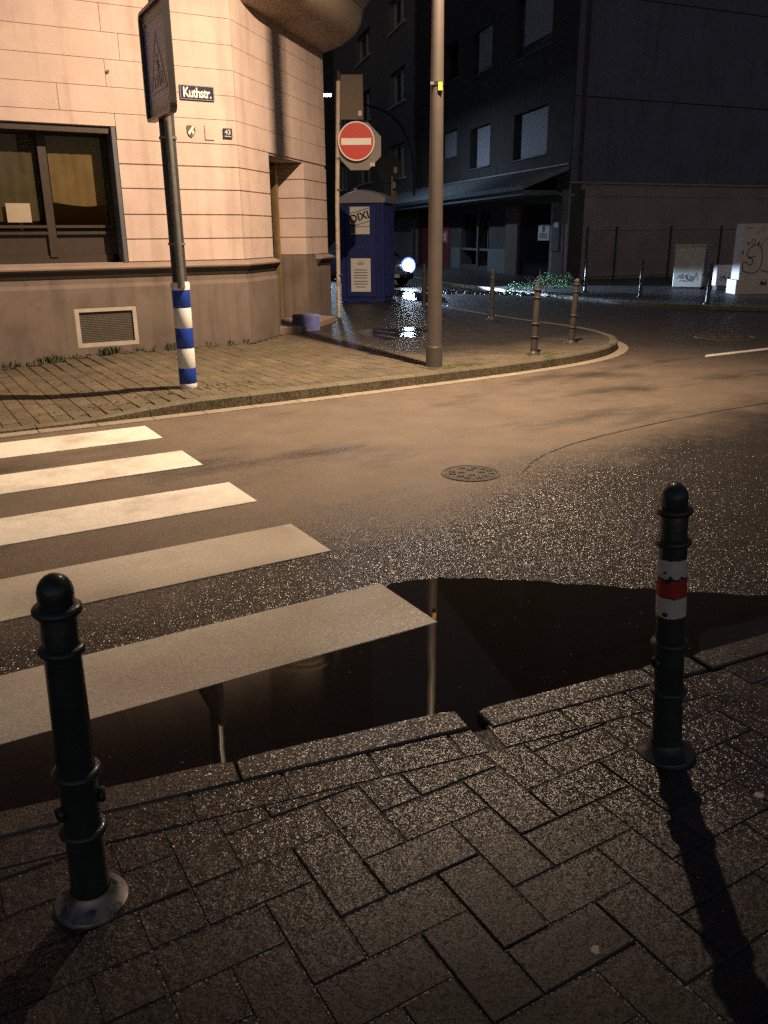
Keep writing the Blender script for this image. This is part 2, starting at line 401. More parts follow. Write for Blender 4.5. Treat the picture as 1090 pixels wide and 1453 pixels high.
# ---- far pavement -------------------------------------------------
PH = 0.12
def ph(x, y):
    if x <= 1.2: return 0.03
    if x >= 2.6: return PH
    t = (x-1.2)/1.4; return 0.03 + (PH-0.03)*(3*t*t-2*t*t*t)
KP = [(-6,7.68),(-2,7.68),(0.7,7.68),(2.6,7.68),(5.1,7.76),(6.84,7.89),(8.0,8.12),(8.8,8.5),(9.4,9.05),(9.8,9.8),(10.02,10.7),(10.12,12.3),(10.5,15),(11.2,18),(13,24),(17,37)]
def catmull(P, n=6):
    out = []
    for i in range(len(P)-1):
        p0 = Vector(P[max(i-1,0)]); p1 = Vector(P[i]); p2 = Vector(P[i+1]); p3 = Vector(P[min(i+2,len(P)-1)])
        for k in range(n):
            t = k/n
            q = 0.5*((2*p1)+(p2-p0)*t+(2*p0-5*p1+4*p2-p3)*t*t+(3*p1-p0-3*p2+p3)*t**3); out.append((q.x,q.y))
    out.append(P[-1]); return out
def resample(P, step):
    out = [Vector(P[0])]; acc = 0
    P = [Vector(q) for q in P]
    for i in range(len(P)-1):
        d = (P[i+1]-P[i]).length; t = 0
        while acc + (d-t) >= step:
            t += step-acc; acc = 0; out.append(P[i]+(P[i+1]-P[i])*(t/d))
        acc += d-t
    return [tuple(q) for q in out]
KC = catmull(KP, 6)
def offset(P, d):
    out = []
    for i in range(len(P)):
        a = Vector(P[max(i-1,0)]); b = Vector(P[min(i+1,len(P)-1)]); t = (b-a).normalized(); out.append((P[i][0]-t.y*d, P[i][1]+t.x*d))
    return out
IN = offset(KC, 0.10)
left = [q for q in IN if q[0] < 1.2]; right_ = [q for q in IN if q[0] > 2.6]
yb = 7.78
xs = [1.2+1.4*i/8 for i in range(9)]
polyA = left + [(1.2, yb), (1.2, 30), (-6, 30)]
polyC = [(2.6, yb)] + right_ + [(10, 60), (2.6, 60)]
polyB = [[(xs[i], yb), (xs[i+1], yb), (xs[i+1], 30), (xs[i], 30)] for i in range(8)]
pave = sheet('far_pavement', [polyA, polyC] + polyB, M['sand'], z=-0.018, hf=ph)
# kerb stones and the pale gutter strip, 1 m and 0.5 m long pieces
def pieces(name, path, length, prof, m, parent, gap=0.006, hf=None, sub=4, s0=0):
    fine = resample(path, length/sub); k = 0
    while k + sub < len(fine):
        seg = [Vector(q) for q in fine[k:k+sub+1]]
        seg[0] = seg[0] + (seg[1]-seg[0]).normalized()*gap/2; seg[-1] = seg[-1] - (seg[-1]-seg[-2]).normalized()*gap/2
        mb = MB(); mb.mould([tuple(q) for q in seg], prof)
        if hf: mb.warp(lambda q: (q[0], q[1], q[2]*hf(q[0], q[1])/PH))
        mid = seg[sub//2]
        if visible(mid.x, mid.y, 0.05, 0.25): part(name, mb, m, parent)
        k += sub
pieces('kerb_stone', KC, 1.0, [(0,0.0),(0.0,PH-0.02),(-0.02,PH),(-0.12,PH),(-0.12,0)], M['kerb'], pave, hf=ph)
pieces('gutter_stone', KC, 0.5, [(0.15,0.0),(0.15,0.006),(0.002,0.006),(0.002,0.0)], M['gutter'], road, gap=0.008)

def inside(poly, x, y):
    c = False; n = len(poly)
    for i in range(n):
        x1, y1 = poly[i]; x2, y2 = poly[i-1]
        if (y1 > y) != (y2 > y) and x < (x2-x1)*(y-y1)/(y2-y1)+x1: c = not c
    return c
PAVE_POLY = [(-6,7.81)] + offset(KC, 0.135)[1:] + [(10,60),(-6,60)]
HOUSE_POLY = [(-8,11.67),(4.6,11.67),(7.36,14.43),(10,23),(10,60),(-8,60)]
BW, BL = 0.149, 0.30
cands = []
i0, i1 = int(-2.5/BW), int(11.5/BW)
for i in range(i0, i1):
    x = i*BW
    for j in range(25, 70):
        y = j*BL + (BL/2 if i % 2 else 0)
        if y > 19: continue
        cx, cy = x+BW/2, y+BL/2
        cor = [(x+0.01,y+0.01),(x+BW-0.01,y+0.01),(x+BW-0.01,y+BL-0.01),(x+0.01,y+BL-0.01)]
        if not any(inside(PAVE_POLY, *q) for q in cor) or all(inside(HOUSE_POLY, *q) for q in cor): continue
        if inside(HOUSE_POLY, cx, cy+0.2): continue
        if not visible(cx, cy, 0.1, 0.12): continue
        full = all(inside(PAVE_POLY, *q) for q in cor)
        cands.append((math.hypot(cx, cy), x, y, full))
cands.sort()
def brick_mb(w, l, h=0.03, c=0.003, g=0.0028, e=0.008):
    return MB().prism([(g,e),(w-g,e),(w-g,l-e),(g,l-e)], -h, 0, c)
fm = [mesh_of('brick', brick_mb(BW, BL), M['fpaver']) for _ in range(1)]
rest = MB(); nobj = 0
kin = offset(KC, 0.125)
for d, x, y, full in cands:
    z = ph(x+BW/2, y) + rnd.uniform(-0.0025, 0.0025)
    if full and nobj < 285:
        slope = math.atan2(ph(x+BW, y)-ph(x, y), BW)
        inst('brick', fm[0], pave, (x, y, ph(x, y)+rnd.uniform(-0.0025,0.0025)), ry=-slope + rnd.uniform(-0.008,0.008), rx=rnd.uniform(-0.006,0.006)); nobj += 1
    else:
        g = 0.0028; e = 0.008; poly = [(x+g,y+e),(x+BW-g,y+e),(x+BW-g,y+BL-e),(x+g,y+BL-e)]
        if not full:
            # cut along the nearest piece of kerb
            k = min(range(len(kin)-1), key=lambda q: (Vector(kin[q])-Vector((x+BW/2,y+BL/2))).length)
            a, b = kin[max(k-1,0)], kin[min(k+1,len(kin)-1)]
            poly = clip(poly, b, a)
            if len(poly) < 3 or area(poly) < 0.003: continue
        rest.prism(poly, z-0.03, z, 0.004)
part('brick', rest, M['fpaver'], pave, kind='stuff')
# plain paving further down the side street
sheet('side_pavement', [[(8.3,19.05),(11.35,19.05),(13,24),(17,37),(15,37),(10,24)]], M['sidebed'], z=PH)

# ---- road markings ------------------------------------------------
for k, (y0, y1) in enumerate(((6.78,7.32),(5.765,6.265),(4.725,5.225),(3.70,4.21),(2.69,3.185))):
    mb = MB().prism([(-3.2,y0),(1.85,y0),(1.85,y1),(-3.2,y1)], 0.0, 0.006, 0.0015)
    tag(part('crosswalk_stripe', mb, M['paint' if k < 3 else 'paintwet']),
        ['white zebra crossing stripe nearest the far kerb', 'second zebra crossing stripe from the far kerb', 'middle stripe of the zebra crossing, ending right of the post',
         'damp zebra stripe second from the puddle, with a blotchy right end', 'widest-looking zebra stripe, its lower edge lying in the dark puddle'][k], 'road marking', 'stripes of the zebra crossing')
tag(part('lane_line', MB().prism([(9.45,7.48),(9.62,7.60),(19,7.60),(19,7.48)], 0.0, 0.006, 0.001), M['paint']),
    'single white painted line running off right beyond the kerb corner', 'road marking')
# tar seam
sm = MB()
def path_strip(mb, pts, w, z):
    P = catmull(pts, 5); o1 = [(Vector(p)+Vector((rnd.uniform(-.006,.006), w/2+rnd.uniform(-.004,.006)))) for p in P]
    o2 = [(Vector(p)+Vector((rnd.uniform(-.006,.006), -w/2+rnd.uniform(-.006,.004)))) for p in P]
    n = len(P); mb.add([(q.x,q.y,z) for q in o2]+[(q.x,q.y,z) for q in o1], [(i,i+1,n+i+1,n+i) for i in range(n-1)])
path_strip(sm, [(3.7,4.35),(4.1,4.62),(4.7,4.82),(5.6,4.95),(6.7,5.02),(8.2,5.0),(10,4.9)], 0.010, 0.004)
part('road_seam', sm, M['seam'], road)

# ---- manhole covers -----------------------------------------------
def cover(x, y, r, label, slots):
    t = thing('manhole_cover', label, 'manhole cover', (x, y, 0.0))
    part('rim', MB().lathe([(r*1.12,0.0),(r*1.12,0.007),(r*1.02,0.007),(r*1.02,0.0)], 40), M['iron'], t)
    pl = MB().lathe([(0.001,0.006),(r*0.98,0.006),(r*0.98,0.0)], 40); part('lid', pl, M['iron'], t)
    ribs = MB(); 
    for q in range(-6, 7):
        yy = q*r/7; w = math.sqrt(max(0, (r*0.9)**2-yy*yy)); ribs.box(yy-r*0.02, yy+r*0.02, -w, w, 0.005, 0.010)
    part('rib', ribs, M['iron'], t)
    for a, b in slots: part('slot', MB().box(a*r-0.12*r, a*r+0.12*r, b*r-0.05*r, b*r+0.05*r, 0.006, 0.0115), M['black'], t)
    return t
SL = [(-.7,.12),(-.7,-.2),(-.42,-.5),(-.35,0),(-.25,.62),(.22,.62),(0,.36),(0,-.36),(-.2,-.72),(.22,-.72),(.52,.45),(.4,.02),(.75,.2),(.78,-.2),(.5,-.5)]
c1 = cover(3.38, 4.53, 0.185, 'small round cast iron cover with slots in the middle of the road', SL); c1.rotation_euler = (0,0,R(-30))
cover(11.55, 8.8, 0.42, 'larger round manhole cover beyond the white line on the right', SL)

# ================================================================== NEAR PAVEMENT
NH = 0.03
M['joint'] = mat('wet_joint_filling', (0.024,0.020,0.017), 0.4, 0.3, 20, glint=0.6, gs=260)
near = sheet('near_pavement', [[(-6,-4),(9,-4),(9,1.35),(2.9,1.70),(2.47,1.755),(1.5,1.895),(1.3,1.935),(0.6,2.06),(-1.5,2.46),(-6,3.25)]], M['joint'], z=0.0262)
# kerb pieces: outer edge points (towards the road)
K1 = [(-3.1,2.86),(-2.1,2.67),(-1.1,2.485),(-0.1,2.31),(0.72,2.172),(1.482,2.045)]
K2 = [(1.54,2.005),(2.25,1.920),(2.475,1.892)]
K3 = [(2.492,1.890),(3.3,1.812),(4.3,1.71),(5.3,1.62),(6.3,1.53)]
def kpiece(a, b, w=0.12, top=0.036):
    a = Vector(a); b = Vector(b); d = (b-a).normalized(); a = a+d*0.003; b = b-d*0.003; n = Vector((d.y,-d.x))
    # a well-worn edge
    pts = []; k = 14
    for i in range(k+1):
        q = a+(b-a)*(i/k) + n*rnd.uniform(0,0.004) + n*(0.012 if i in (0,k) else 0); pts.append(tuple(q))
    pts += [tuple(b+n*w), tuple(a+n*w)]
    mb = MB().prism(list(reversed(pts)), -0.05, top, 0.005)
    return part('kerb_stone', mb, M['kerb_near'], near)
for K in (K1, K2, K3):
    for i in range(len(K)-1):
        kpiece(K[i], K[i+1])
# line just inside the kerb: the stretcher course, then herringbone
def inner(K, w): 
    out = []
    for i in range(len(K)):
        a = Vector(K[max(i-1,0)]); b = Vector(K[min(i+1,len(K)-1)]); d = (b-a).normalized(); out.append(Vector(K[i])+Vector((d.y,-d.x))*w)
    return out
L1 = [(-3.1,2.735),(1.465,1.922),(2.47,1.765),(6.3,1.41)]
A = 0.1405; G = 0.0018
bm_h = [mesh_of('brick', MB().prism([(G,G),(2*A-G,G),(2*A-G,A-G),(G,A-G)], -0.04, 0, 0.004), M['paver'])]
nb = 0; nrest = MB(); todo = []
# one stretcher course along the kerb
for i in range(3):
    a = Vector(L1[i]); b = Vector(L1[i+1]); d = (b-a); ln = d.length; d.normalize(); n = Vector((d.y,-d.x)); k = 0.05
    while k < ln-0.02:
        l = min(2*A, ln-k)
        p = a+d*k; q = a+d*(k+l)
        poly = [tuple(p+n*(A-G)+d*G), tuple(q+n*(A-G)-d*G), tuple(q+n*G-d*G), tuple(p+n*G+d*G)]
        todo.append((poly, None)); k += 2*A
OX, OY = 0.990, 1.150            # a vertical brick starts here
def sline(x):                    # y of the line below the stretcher course
    for i in range(3):
        (x0,y0),(x1,y1) = L1[i], L1[i+1]
        if x0 <= x <= x1: return y0+(y1-y0)*(x-x0)/(x1-x0) - A - 0.003
    return L1[-1][1]-A
covered = set()
rects = []
for i in range(-28, 45):
    for j in range(-16, 12):
        x = OX+i*A; y = OY+j*A
        # vertical bricks start on cells with (i-j)%4==0 ; horizontals on (i-j)%4==1
        if (i-j) % 4 == 0: rr = (i, j, 1, 2)
        elif (i-j) % 4 == 1: rr = (i, j, 2, 1)
        else: continue
        cx = OX+(rr[0]+rr[2]/2)*A
        if cx < 0.42: continue
        rects.append(rr)
        for p in range(rr[2]):
            for q in range(rr[3]): covered.add((rr[0]+p, rr[1]+q))
for j in range(-16, 12):
    i = -28 + (j % 2)
    while i < 3:
        if (i, j) in covered: i += 1; continue
        if (i+1, j) in covered: rects.append((i, j, 1, 1)); i += 1; continue
        rects.append((i, j, 2, 1)); i += 2
for (i, j, w, h) in rects:
    x = OX+i*A; y = OY+j*A
    poly = [(x+G,y+G),(x+w*A-G,y+G),(x+w*A-G,y+h*A-G),(x+G,y+h*A-G)]
    cx, cy = x+w*A/2, y+h*A/2
    if not visible(cx, cy, NH, 0.22): continue
    xa, xb = x-0.1, x+w*A+0.1; ya, yb_ = sline(xa), sline(xb)
    if all(p[1] < sline(p[0]) for p in poly): todo.append((poly, (x, y, w, h))); continue
    poly = clip(poly, (xa, ya), (xb, yb_))
    if len(poly) >= 3 and area(poly) > 0.0008: todo.append((poly, None))
todo = [q for q in todo if visible(sum(p[0] for p in q[0])/len(q[0]), sum(p[1] for p in q[0])/len(q[0]), NH, 0.2)]
todo.sort(key=lambda q: math.hypot(sum(p[0] for p in q[0])/len(q[0]), sum(p[1] for p in q[0])/len(q[0])))
for poly, full in todo:
    dz = rnd.uniform(-0.0018, 0.0015)
    if nb >= 275:
        nrest.prism(poly, NH-0.04+dz, NH+dz, 0.004); continue
    nb += 1
    cx = sum(p[0] for p in poly)/len(poly); cy = sum(p[1] for p in poly)/len(poly)
    rx, ry = rnd.gauss(0, 0.006), rnd.gauss(0, 0.006)
    if full:
        x, y, w, h = full
        if (w, h) == (2, 1): inst('brick', bm_h[0], near, (x, y, NH+dz), rx=rx, ry=ry*0.6); continue
        if (w, h) == (1, 2): inst('brick', bm_h[0], near, (x+A, y, NH+dz), rz=R(90), rx=rx, ry=ry*0.6); continue
    mb = MB().prism([(p[0]-cx, p[1]-cy) for p in poly], -0.04, 0, 0.005)
    o = inst('brick', mesh_of('brick', mb, M['paver']), near, (cx, cy, NH+dz), rx=rx*0.5, ry=ry*0.5)
if nrest.v: part('brick', nrest, M['paver'], near, kind='stuff')
# litter and bits of gravel on the near pavement
grit = MB()
for _ in range(420):
    a = rnd.uniform(0, 1); x = rnd.uniform(-0.6, 3.4); y = rnd.uniform(0.1, 1.75)
    if not visible(x, y, NH) or y > sline(x)+A: continue
    s = rnd.uniform(0.0012, 0.0028); z = NH+0.002
    grit.lathe([(s*0.3,z),(s,z+s*0.5),(s*0.2,z+s*1.1)], 5, x, y)
tag(part('gravel', grit, M['crumb']), kind='stuff')
for k, (x, y, l, w, lb) in enumerate(((0.828,1.62,0.013,0.009,'small pale pebble on the pavement below the middle of the kerb'),
        (1.10,0.98,0.016,0.011,'flat pale fragment on the pavement near the bottom of the picture'),
        (1.86,1.13,0.018,0.013,'pale flattened crumb on the pavement right of the bollard shadow'))):
    mb = MB(); pts = [(l*math.cos(a*2*math.pi/9)*rnd.uniform(.8,1.15), w*math.sin(a*2*math.pi/9)*rnd.uniform(.8,1.15)) for a in range(9)]
    mb.prism(pts, 0, 0.005, 0.002)
    o = part('pebble', mb, M['crumb']); o.location = (x*1.061, y*1.061, NH+0.001); o.rotation_euler = (0,0,rnd.uniform(0,3)); tag(o, lb, 'pebble')

# ---- the puddle in the gutter --------------------------------------
edge = catmull([(1.70,2.72),(1.74,2.98),(1.80,3.11),(1.93,3.15),(2.13,3.09),(2.38,2.92),(2.72,2.62),(3.0,2.37),(3.3,2.12),(3.65,1.93),(4.1,1.78)], 26)
edge = [(x+0.010*math.sin(i*0.5)*math.cos(i*0.17)+rnd.uniform(-0.004,0.004), y+0.006*math.sin(i*0.37)+rnd.uniform(-0.005,0.005)) for i, (x, y) in enumerate(edge)]
near_edge = [(4.3,1.69),(2.5,1.85),(1.58,1.95),(1.55,1.86),(1.475,1.87),(1.45,2.00),(-1.1,2.45),(-2.2,2.65),(-3.2,2.82)]
sheet('puddle', [[(-3.2,2.86),(-2.1,2.72),(-1.8,2.70),(1.5,2.70)] + edge + near_edge], M['water'], z=0.0195-0.0155)
# water lies a few millimetres deep over the road and against the kerb
sheet('side_puddle', [[(9.2+0.0,12.9),(9.65,12.7),(9.95,13.1),(9.9,13.9),(9.5,14.9),(9.0,15.3),(8.6,14.9),(8.55,14.2),(8.8,13.4)]], M['water2'], z=PH+0.004)

# ---- pavement across the side street --------------------------------
KR = [(24,48),(18.4,30),(16.3,23.5),(15.5,18.4),(15.1,15.2),(15.25,13.3),(15.7,12.0),(16.5,11.0),(17.8,10.4),(22,10.0),(45,9.4)]
KRc = catmull(KR, 6)
RP = 0.06
right_pave = sheet('right_pavement', [offset(KRc, 0.10) + [(45,60),(28,60)]], M['sidebed'], z=RP)
def pieces2(name, path, length, prof, m, parent):
    pieces(name, path, length, prof, m, parent, gap=0.01)
pieces2('kerb_stone', KRc, 1.0, [(0,0.0),(0.0,RP+0.005),(-0.02,RP+0.02),(-0.12,RP+0.02),(-0.12,0)], M['kerb'], right_pave)
pu = [(6.95+0.62*math.cos(a)*(1+0.18*math.sin(3*a+1))*1.0+0.32*math.sin(a), 11.45+0.85*math.sin(a)*(1+0.15*math.cos(2*a))) for a in [k*2*math.pi/28 for k in range(28)]]
bpy.data.objects['side_puddle'].data = mesh_of('side_puddle', (lambda mb: mb)(MB().add([(x,y,PH+0.001) for x,y in pu], [tuple(range(28))])), M['water2'])
sheet('street_puddle', [[(11.0,17.6),(12.0,17.2),(13.0,18.8),(13.6,21.0),(13.8,23),(13.3,24),(12.9,22.5),(12.4,20.8),(11.4,19.2)]], M['water2'], z=0.004)

fb_ = MB(); pr_ = random.Random(9)
for _ in range(70):
    x = pr_.uniform(-0.4, 3.4); lo_, hi_ = 2.35-0.16*x, (2.66 if x < 1.8 else 3.05-0.5*(x-1.9))
    if hi_ <= lo_: continue
    y = pr_.uniform(lo_, hi_); s = pr_.uniform(0.002, 0.006)
    fb_.lathe([(s,0.0042),(s*0.8,0.0042+s*0.3),(s*0.1,0.0042+s*0.4)], 5, x, y)
tag(part('floating_debris', fb_, M['twig']), kind='stuff')
# ================================================================== CORNER HOUSE
HX, HY = 4.58, 11.70
house = thing('corner_house', 'cream plastered corner house with a wide dark window and a rounded bay above its door', 'house', (HX, HY, 0))
CH = frame_m((HX, HY), 45)                  # chamfered corner; local -y is outwards
SD = frame_m((HX+3.88*math.cos(R(45)), HY+3.88*math.sin(R(45))), 72.5)
def CM(mb): return mb.xf(CH)
UO = 3.88; D0, D1, DT = 1.13, 2.68, 2.74
wall = MB()
wx0, wx1, wz0, wz1 = -1.4, 2.93, 1.28, 2.93
TH = 0.42; TOP = 10.5
wall.box(-6, wx0, HY, HY+TH, 0, TOP).box(wx1, HX, HY, HY+TH, 0, TOP).box(wx0, wx1, HY, HY+TH, 0, wz0).box(wx0, wx1, HY, HY+TH, wz1, TOP)
w2 = MB(); w2.box(0, D0, 0, 0.56, 0, TOP).box(D1+0.02, UO, 0, 0.56, 0, TOP).box(D0, D1+0.02, 0, 0.56, DT+0.02, TOP)
w2.xf(CH); wall.add(w2.v, w2.f)
w3 = MB(); w3.box(0, 9, 0, 0.4, 0, TOP); w3.xf(SD); wall.add(w3.v, w3.f)
part('wall', wall, M['plaster'], house, world=True)
rf = MB(); rf.prism([(-6.3,HY-0.4),(HX+0.15,HY-0.4),(HX+3.3,HY+2.6),(11,HY+12),(-6.3,HY+12)], TOP, TOP+0.25); rf.prism([(-6,HY),(HX,HY),(HX+2.7,HY+2.7),(10,HY+11.5),(-6,HY+11.5)], TOP+0.25, TOP+2.2, 1.6)
part('roof', rf, M['poledark'], house, world=True)
# rusticated courses of the lower wall and the flat ashlar above
lev = [1.285,1.575,1.885,2.205,2.50,2.79]
up = [2.79,3.09,3.39,3.70,4.00,4.31,4.62,4.92,5.22]
def course(z0, z1, gap, u0, u1, where, d=0.022, c=0.006):
    mb = MB()
    if where == 'f':
        p = [(u0, HY-d), (u1, HY-d), (u1, HY), (u0, HY)]
        if u1 >= HX-0.001: p[1] = (HX+d*0.414, HY-d); p[2] = (HX, HY)
        mb.prism(p, z0+gap/2, z1-gap/2, 0.0)
    elif where == 'c':
        p = [(u0, -d), (u1, -d), (u1, 0), (u0, 0)]
        if u0 <= 0.001: p[0] = (0.0-d*0.414*0, -d); 
        mb.prism(p, z0+gap/2, z1-gap/2); mb.xf(CH)
    else:        # wraps the jamb of the doorway
        mb.prism([(u0, -d), (u1, -d), (u1, 0.0), (u0+0.022, 0.0), (u0+0.022, 0.56), (u0, 0.56)], z0+gap/2, z1-gap/2); mb.xf(CH)
    part('stone_course', mb, M['plaster'], house, world=True)
for i in range(5):
    course(lev[i], lev[i+1], 0.016, wx1+0.03, HX, 'f')
    course(lev[i], lev[i+1], 0.016, 0.009, D0, 'c')
    if i < 4 or True: course(lev[i], min(lev[i+1], DT if i == 4 else 9), 0.016, D1, UO, 'j')
course(2.79, 2.79+0.0, 0, 0, 0.01, 'c') if False else None
joints = [[-1.6,0.6,1.5,2.95],[-1.1,0.9,2.3],[-1.6,0.2,1.65,2.90],[-1.2,0.8,3.10],[-1.7,0.4,2.9],[-1.2,1.0,2.4],[-1.7,0.3,2.9],[-1,1.2,2.4]]
for i in range(8):
    z0, z1 = up[i], up[i+1]; zz = z0
    if i == 0:
        course(wz1+0.006, z1, 0.007, -2.2, wx1+0.03, 'f', 0.0215); course(z0, z1, 0.007, wx1+0.037, HX, 'f')
    else:
        js = [-2.4] + sorted(joints[i]) + [HX]
        for a, b in zip(js[:-1], js[1:]): course(z0, z1, 0.006, a+0.003, b-0.003 if b < HX else HX, 'f')
    course(z0, z1, 0.006, 0.009, UO, 'c')
# plinth with weathered bevel, split round the basement window and the doorway
bx0, bx1, bz0, bz1 = 2.17, 2.98, 0.21, 0.72
PLP = [(0.0,0.0),(0.075,0.0),(0.075,0.97),(0.05,1.02),(0.05,1.09),(0.0,1.09)]
pl = MB()
pl.mould([(-6,HY),(bx0,HY)], PLP)
pl.mould([(bx1,HY),(HX,HY),(HX+(D0+0.06)*0.7071,HY+(D0+0.06)*0.7071)], PLP)
pl.mould([(bx0,HY),(bx1,HY)], [(0.0,bz1),(0.075,bz1),(0.075,0.97),(0.05,1.02),(0.05,1.09),(0.0,1.09)])
pl.mould([(bx0,HY),(bx1,HY)], [(0.0,0.0),(0.075,0.0),(0.075,bz0),(0.0,bz0)])
ur = D1-0.02
pl.mould([(HX+ur*0.7071-0.39,HY+ur*0.7071+0.39),(HX+ur*0.7071,HY+ur*0.7071),(HX+UO*0.7071,HY+UO*0.7071),(HX+UO*0.7071+0.3,HY+UO*0.7071+0.95)], [(0.0,0.0),(0.055,0.0),(0.055,1.0),(0.03,1.27),(0.0,1.28)])
part('plinth', pl, M['plinth'], house, world=True)
LP = [(0.0,1.205),(0.135,1.205),(0.14,1.225),(0.125,1.245),(0.0,1.284)]
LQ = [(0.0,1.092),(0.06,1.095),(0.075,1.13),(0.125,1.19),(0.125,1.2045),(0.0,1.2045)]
ld = MB(); ld.mould([(-6,HY),(HX,HY),(HX+(D0+0.02)*0.7071,HY+(D0+0.02)*0.7071)], LP); part('ledge', ld, M['ledge'], house, world=True)
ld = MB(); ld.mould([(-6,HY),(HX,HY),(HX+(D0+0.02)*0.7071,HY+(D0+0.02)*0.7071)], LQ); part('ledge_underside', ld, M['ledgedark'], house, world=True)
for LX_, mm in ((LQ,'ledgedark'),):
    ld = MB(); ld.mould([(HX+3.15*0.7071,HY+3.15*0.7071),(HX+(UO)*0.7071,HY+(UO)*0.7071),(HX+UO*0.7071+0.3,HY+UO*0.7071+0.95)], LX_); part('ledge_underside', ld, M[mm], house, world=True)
ld = MB(); k0 = 3.15; ld.mould([(HX+k0*0.7071,HY+k0*0.7071),(HX+(UO)*0.7071,HY+(UO)*0.7071),(HX+UO*0.7071+0.3,HY+UO*0.7071+0.95)], LP); part('ledge', ld, M['ledge'], house, world=True)
# doorway
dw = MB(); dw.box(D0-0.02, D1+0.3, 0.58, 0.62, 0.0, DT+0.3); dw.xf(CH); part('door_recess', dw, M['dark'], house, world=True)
dr = MB(); dr.cbox(D0+0.12, D1-0.28, 0.48, 0.54, 0.14, 2.45, 0.008)
for a in (0.0, 0.62):
    dr.cbox(D0+0.22+a, D0+0.62+a, 0.45, 0.485, 0.3, 1.0, 0.01); dr.cbox(D0+0.22+a, D0+0.62+a, 0.45, 0.485, 1.2, 2.3, 0.01)
dr.xf(CH); door = part('door', dr, M['winbrown'], house, world=True)
hd = MB(); hd.tube([(D0+0.86,0.42,1.15),(D0+0.86,0.42,1.45)], 0.012); hd.xf(CH); part('handle', hd, M['galv'], door, world=True)
fr = MB(); fr.box(D1-0.22, D1-0.12, 0.40, 0.55, 0.14, DT-0.02).box(D1-0.10, D1-0.01, 0.46, 0.55, 0.14, DT-0.02).box(D0+0.02, D0+0.10, 0.4, 0.55, 0.14, DT-0.02).box(D0, D1, 0.46, 0.55, 2.57, 2.66); fr.xf(CH)
part('door_frame', fr, mat('ochre_door_frame', (0.36,0.25,0.11), 0.7, 0.2, 5), house, world=True)
st = MB(); st.prism([(D0+0.05,-0.42),(D1+0.45,-0.38),(D1+0.50,0.0),(D1,0.55),(D0,0.55),(D0,0.0)], 0.02, PH+0.10, 0.012); st.xf(CH)
part('door_step', st, M['ledge'], house, world=True)
# bay: bowl-shaped underside, rounded corners, drip mouldings
def bay_outline(f, fd, n=7):
    u0, u1 = 0.20, 4.08; d = 0.82*fd; cu = (u0+u1)/2; hw = (u1-u0)/2*f; r = min(0.5, d*0.8)
    pts = [(cu-hw, 0.3)]
    for k in range(n+1):
        a = math.pi + math.pi/2*k/n; pts.append((cu-hw+r+r*math.cos(a), -d+r+r*math.sin(a)))
    for k in range(n+1):
        a = 1.5*math.pi + math.pi/2*k/n; pts.append((cu+hw-r+r*math.cos(a), -d+r+r*math.sin(a)))
    pts.append((cu+hw, 0.3)); return pts
bay = MB(); rows = []
rows = [(0.90+0.10*fd, fd, z) for fd, z in ((0.03,4.60),(0.3,4.64),(0.55,4.69),(0.72,4.75),(0.84,4.81),(0.91,4.88),(0.96,4.96),(0.99,5.05),(1.0,5.13))]
rows += [(1.0,1.0,5.17),(1.008,1.03,5.18),(1.008,1.03,5.21),(1.022,1.08,5.25),(1.022,1.08,5.30),(1.04,1.14,5.34),(1.04,1.14,5.41),(1.0,1.02,5.47),(1.0,1.0,5.50),(1.0,1.0,9.6)]
outs = [[(x,y,z) for x,y in bay_outline(f, fd)] for f, fd, z in rows]; n = len(outs[0])
vs = [q for o in outs for q in o]; fs = []
for i in range(len(outs)-1):
    for k in range(n): l = (k+1) % n; fs.append((i*n+k, i*n+l, (i+1)*n+l, (i+1)*n+k))
fs.append(tuple(range(n-1,-1,-1))); fs.append(tuple(range((len(outs)-1)*n, len(outs)*n)))
bay.add(vs, fs); bay.xf(CH); part('bay', bay, M['bay'], house, smooth=True, world=True)
# the wide window
win = part('window', MB().box(wx0, wx1, 11.98, 12.04, wz0, wz0+0.10).box(wx0, wx1, 11.98, 12.04, wz1-0.09, wz1).box(wx0, wx0+0.08, 11.98, 12.04, wz0, wz1)
    .box(wx1-0.09, wx1, 11.98, 12.04, wz0, wz1), M['winbrown'], house, world=True)
for mx_ in (2.03, 0.98, 0.0): part('mullion', MB().box(mx_,mx_+0.10,11.955,12.045,wz0+0.08,wz1-0.08), M['winbrown'], win, world=True)
part('transom', MB().box(wx0,2.025,11.95,12.045,1.72,1.755).box(2.135,wx1,11.95,12.045,1.72,1.755).box(wx0,2.025,11.95,12.045,1.64,1.675).box(2.135,wx1,11.95,12.045,1.64,1.675), M['winbrown'], win, world=True)
part('panel', MB().box(wx0,wx1,12.0,12.03,wz0,1.70), M['winbrown'], win, world=True)
part('pane', MB().add([(wx0+0.08,12.01,1.75),(wx1-0.09,12.01,1.75),(wx1-0.09,12.01,wz1-0.09),(wx0+0.08,12.01,wz1-0.09)], [(0,1,2,3)]), M['pane'], win, world=True)
n = 28                      # blinds with a sagging lower edge
for (a, b, zb, sag, zt, mm) in ((2.16,2.90,1.99,0.06,2.86,'curtain'),(1.15,2.02,1.80,0.02,2.86,'curtain2'),(0.1,0.95,1.80,0.03,2.86,'curtain2')):
    P = [(a+(b-a)*k/n, 12.055+0.003*math.sin(k*1.3), zb+sag*(abs(k/n-0.55)**1.5)*2) for k in range(n+1)]; T = [(x, y, zt) for x, y, z in P]
    part('curtain', MB().add(P+T, [(k,k+1,n+2+k,n+1+k) for k in range(n)]), M[mm], win, world=True)
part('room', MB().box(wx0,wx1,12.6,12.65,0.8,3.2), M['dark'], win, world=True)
part('note', MB().box(1.57,1.86,11.998,12.001,1.79,2.02), M['paper'], win, world=True)
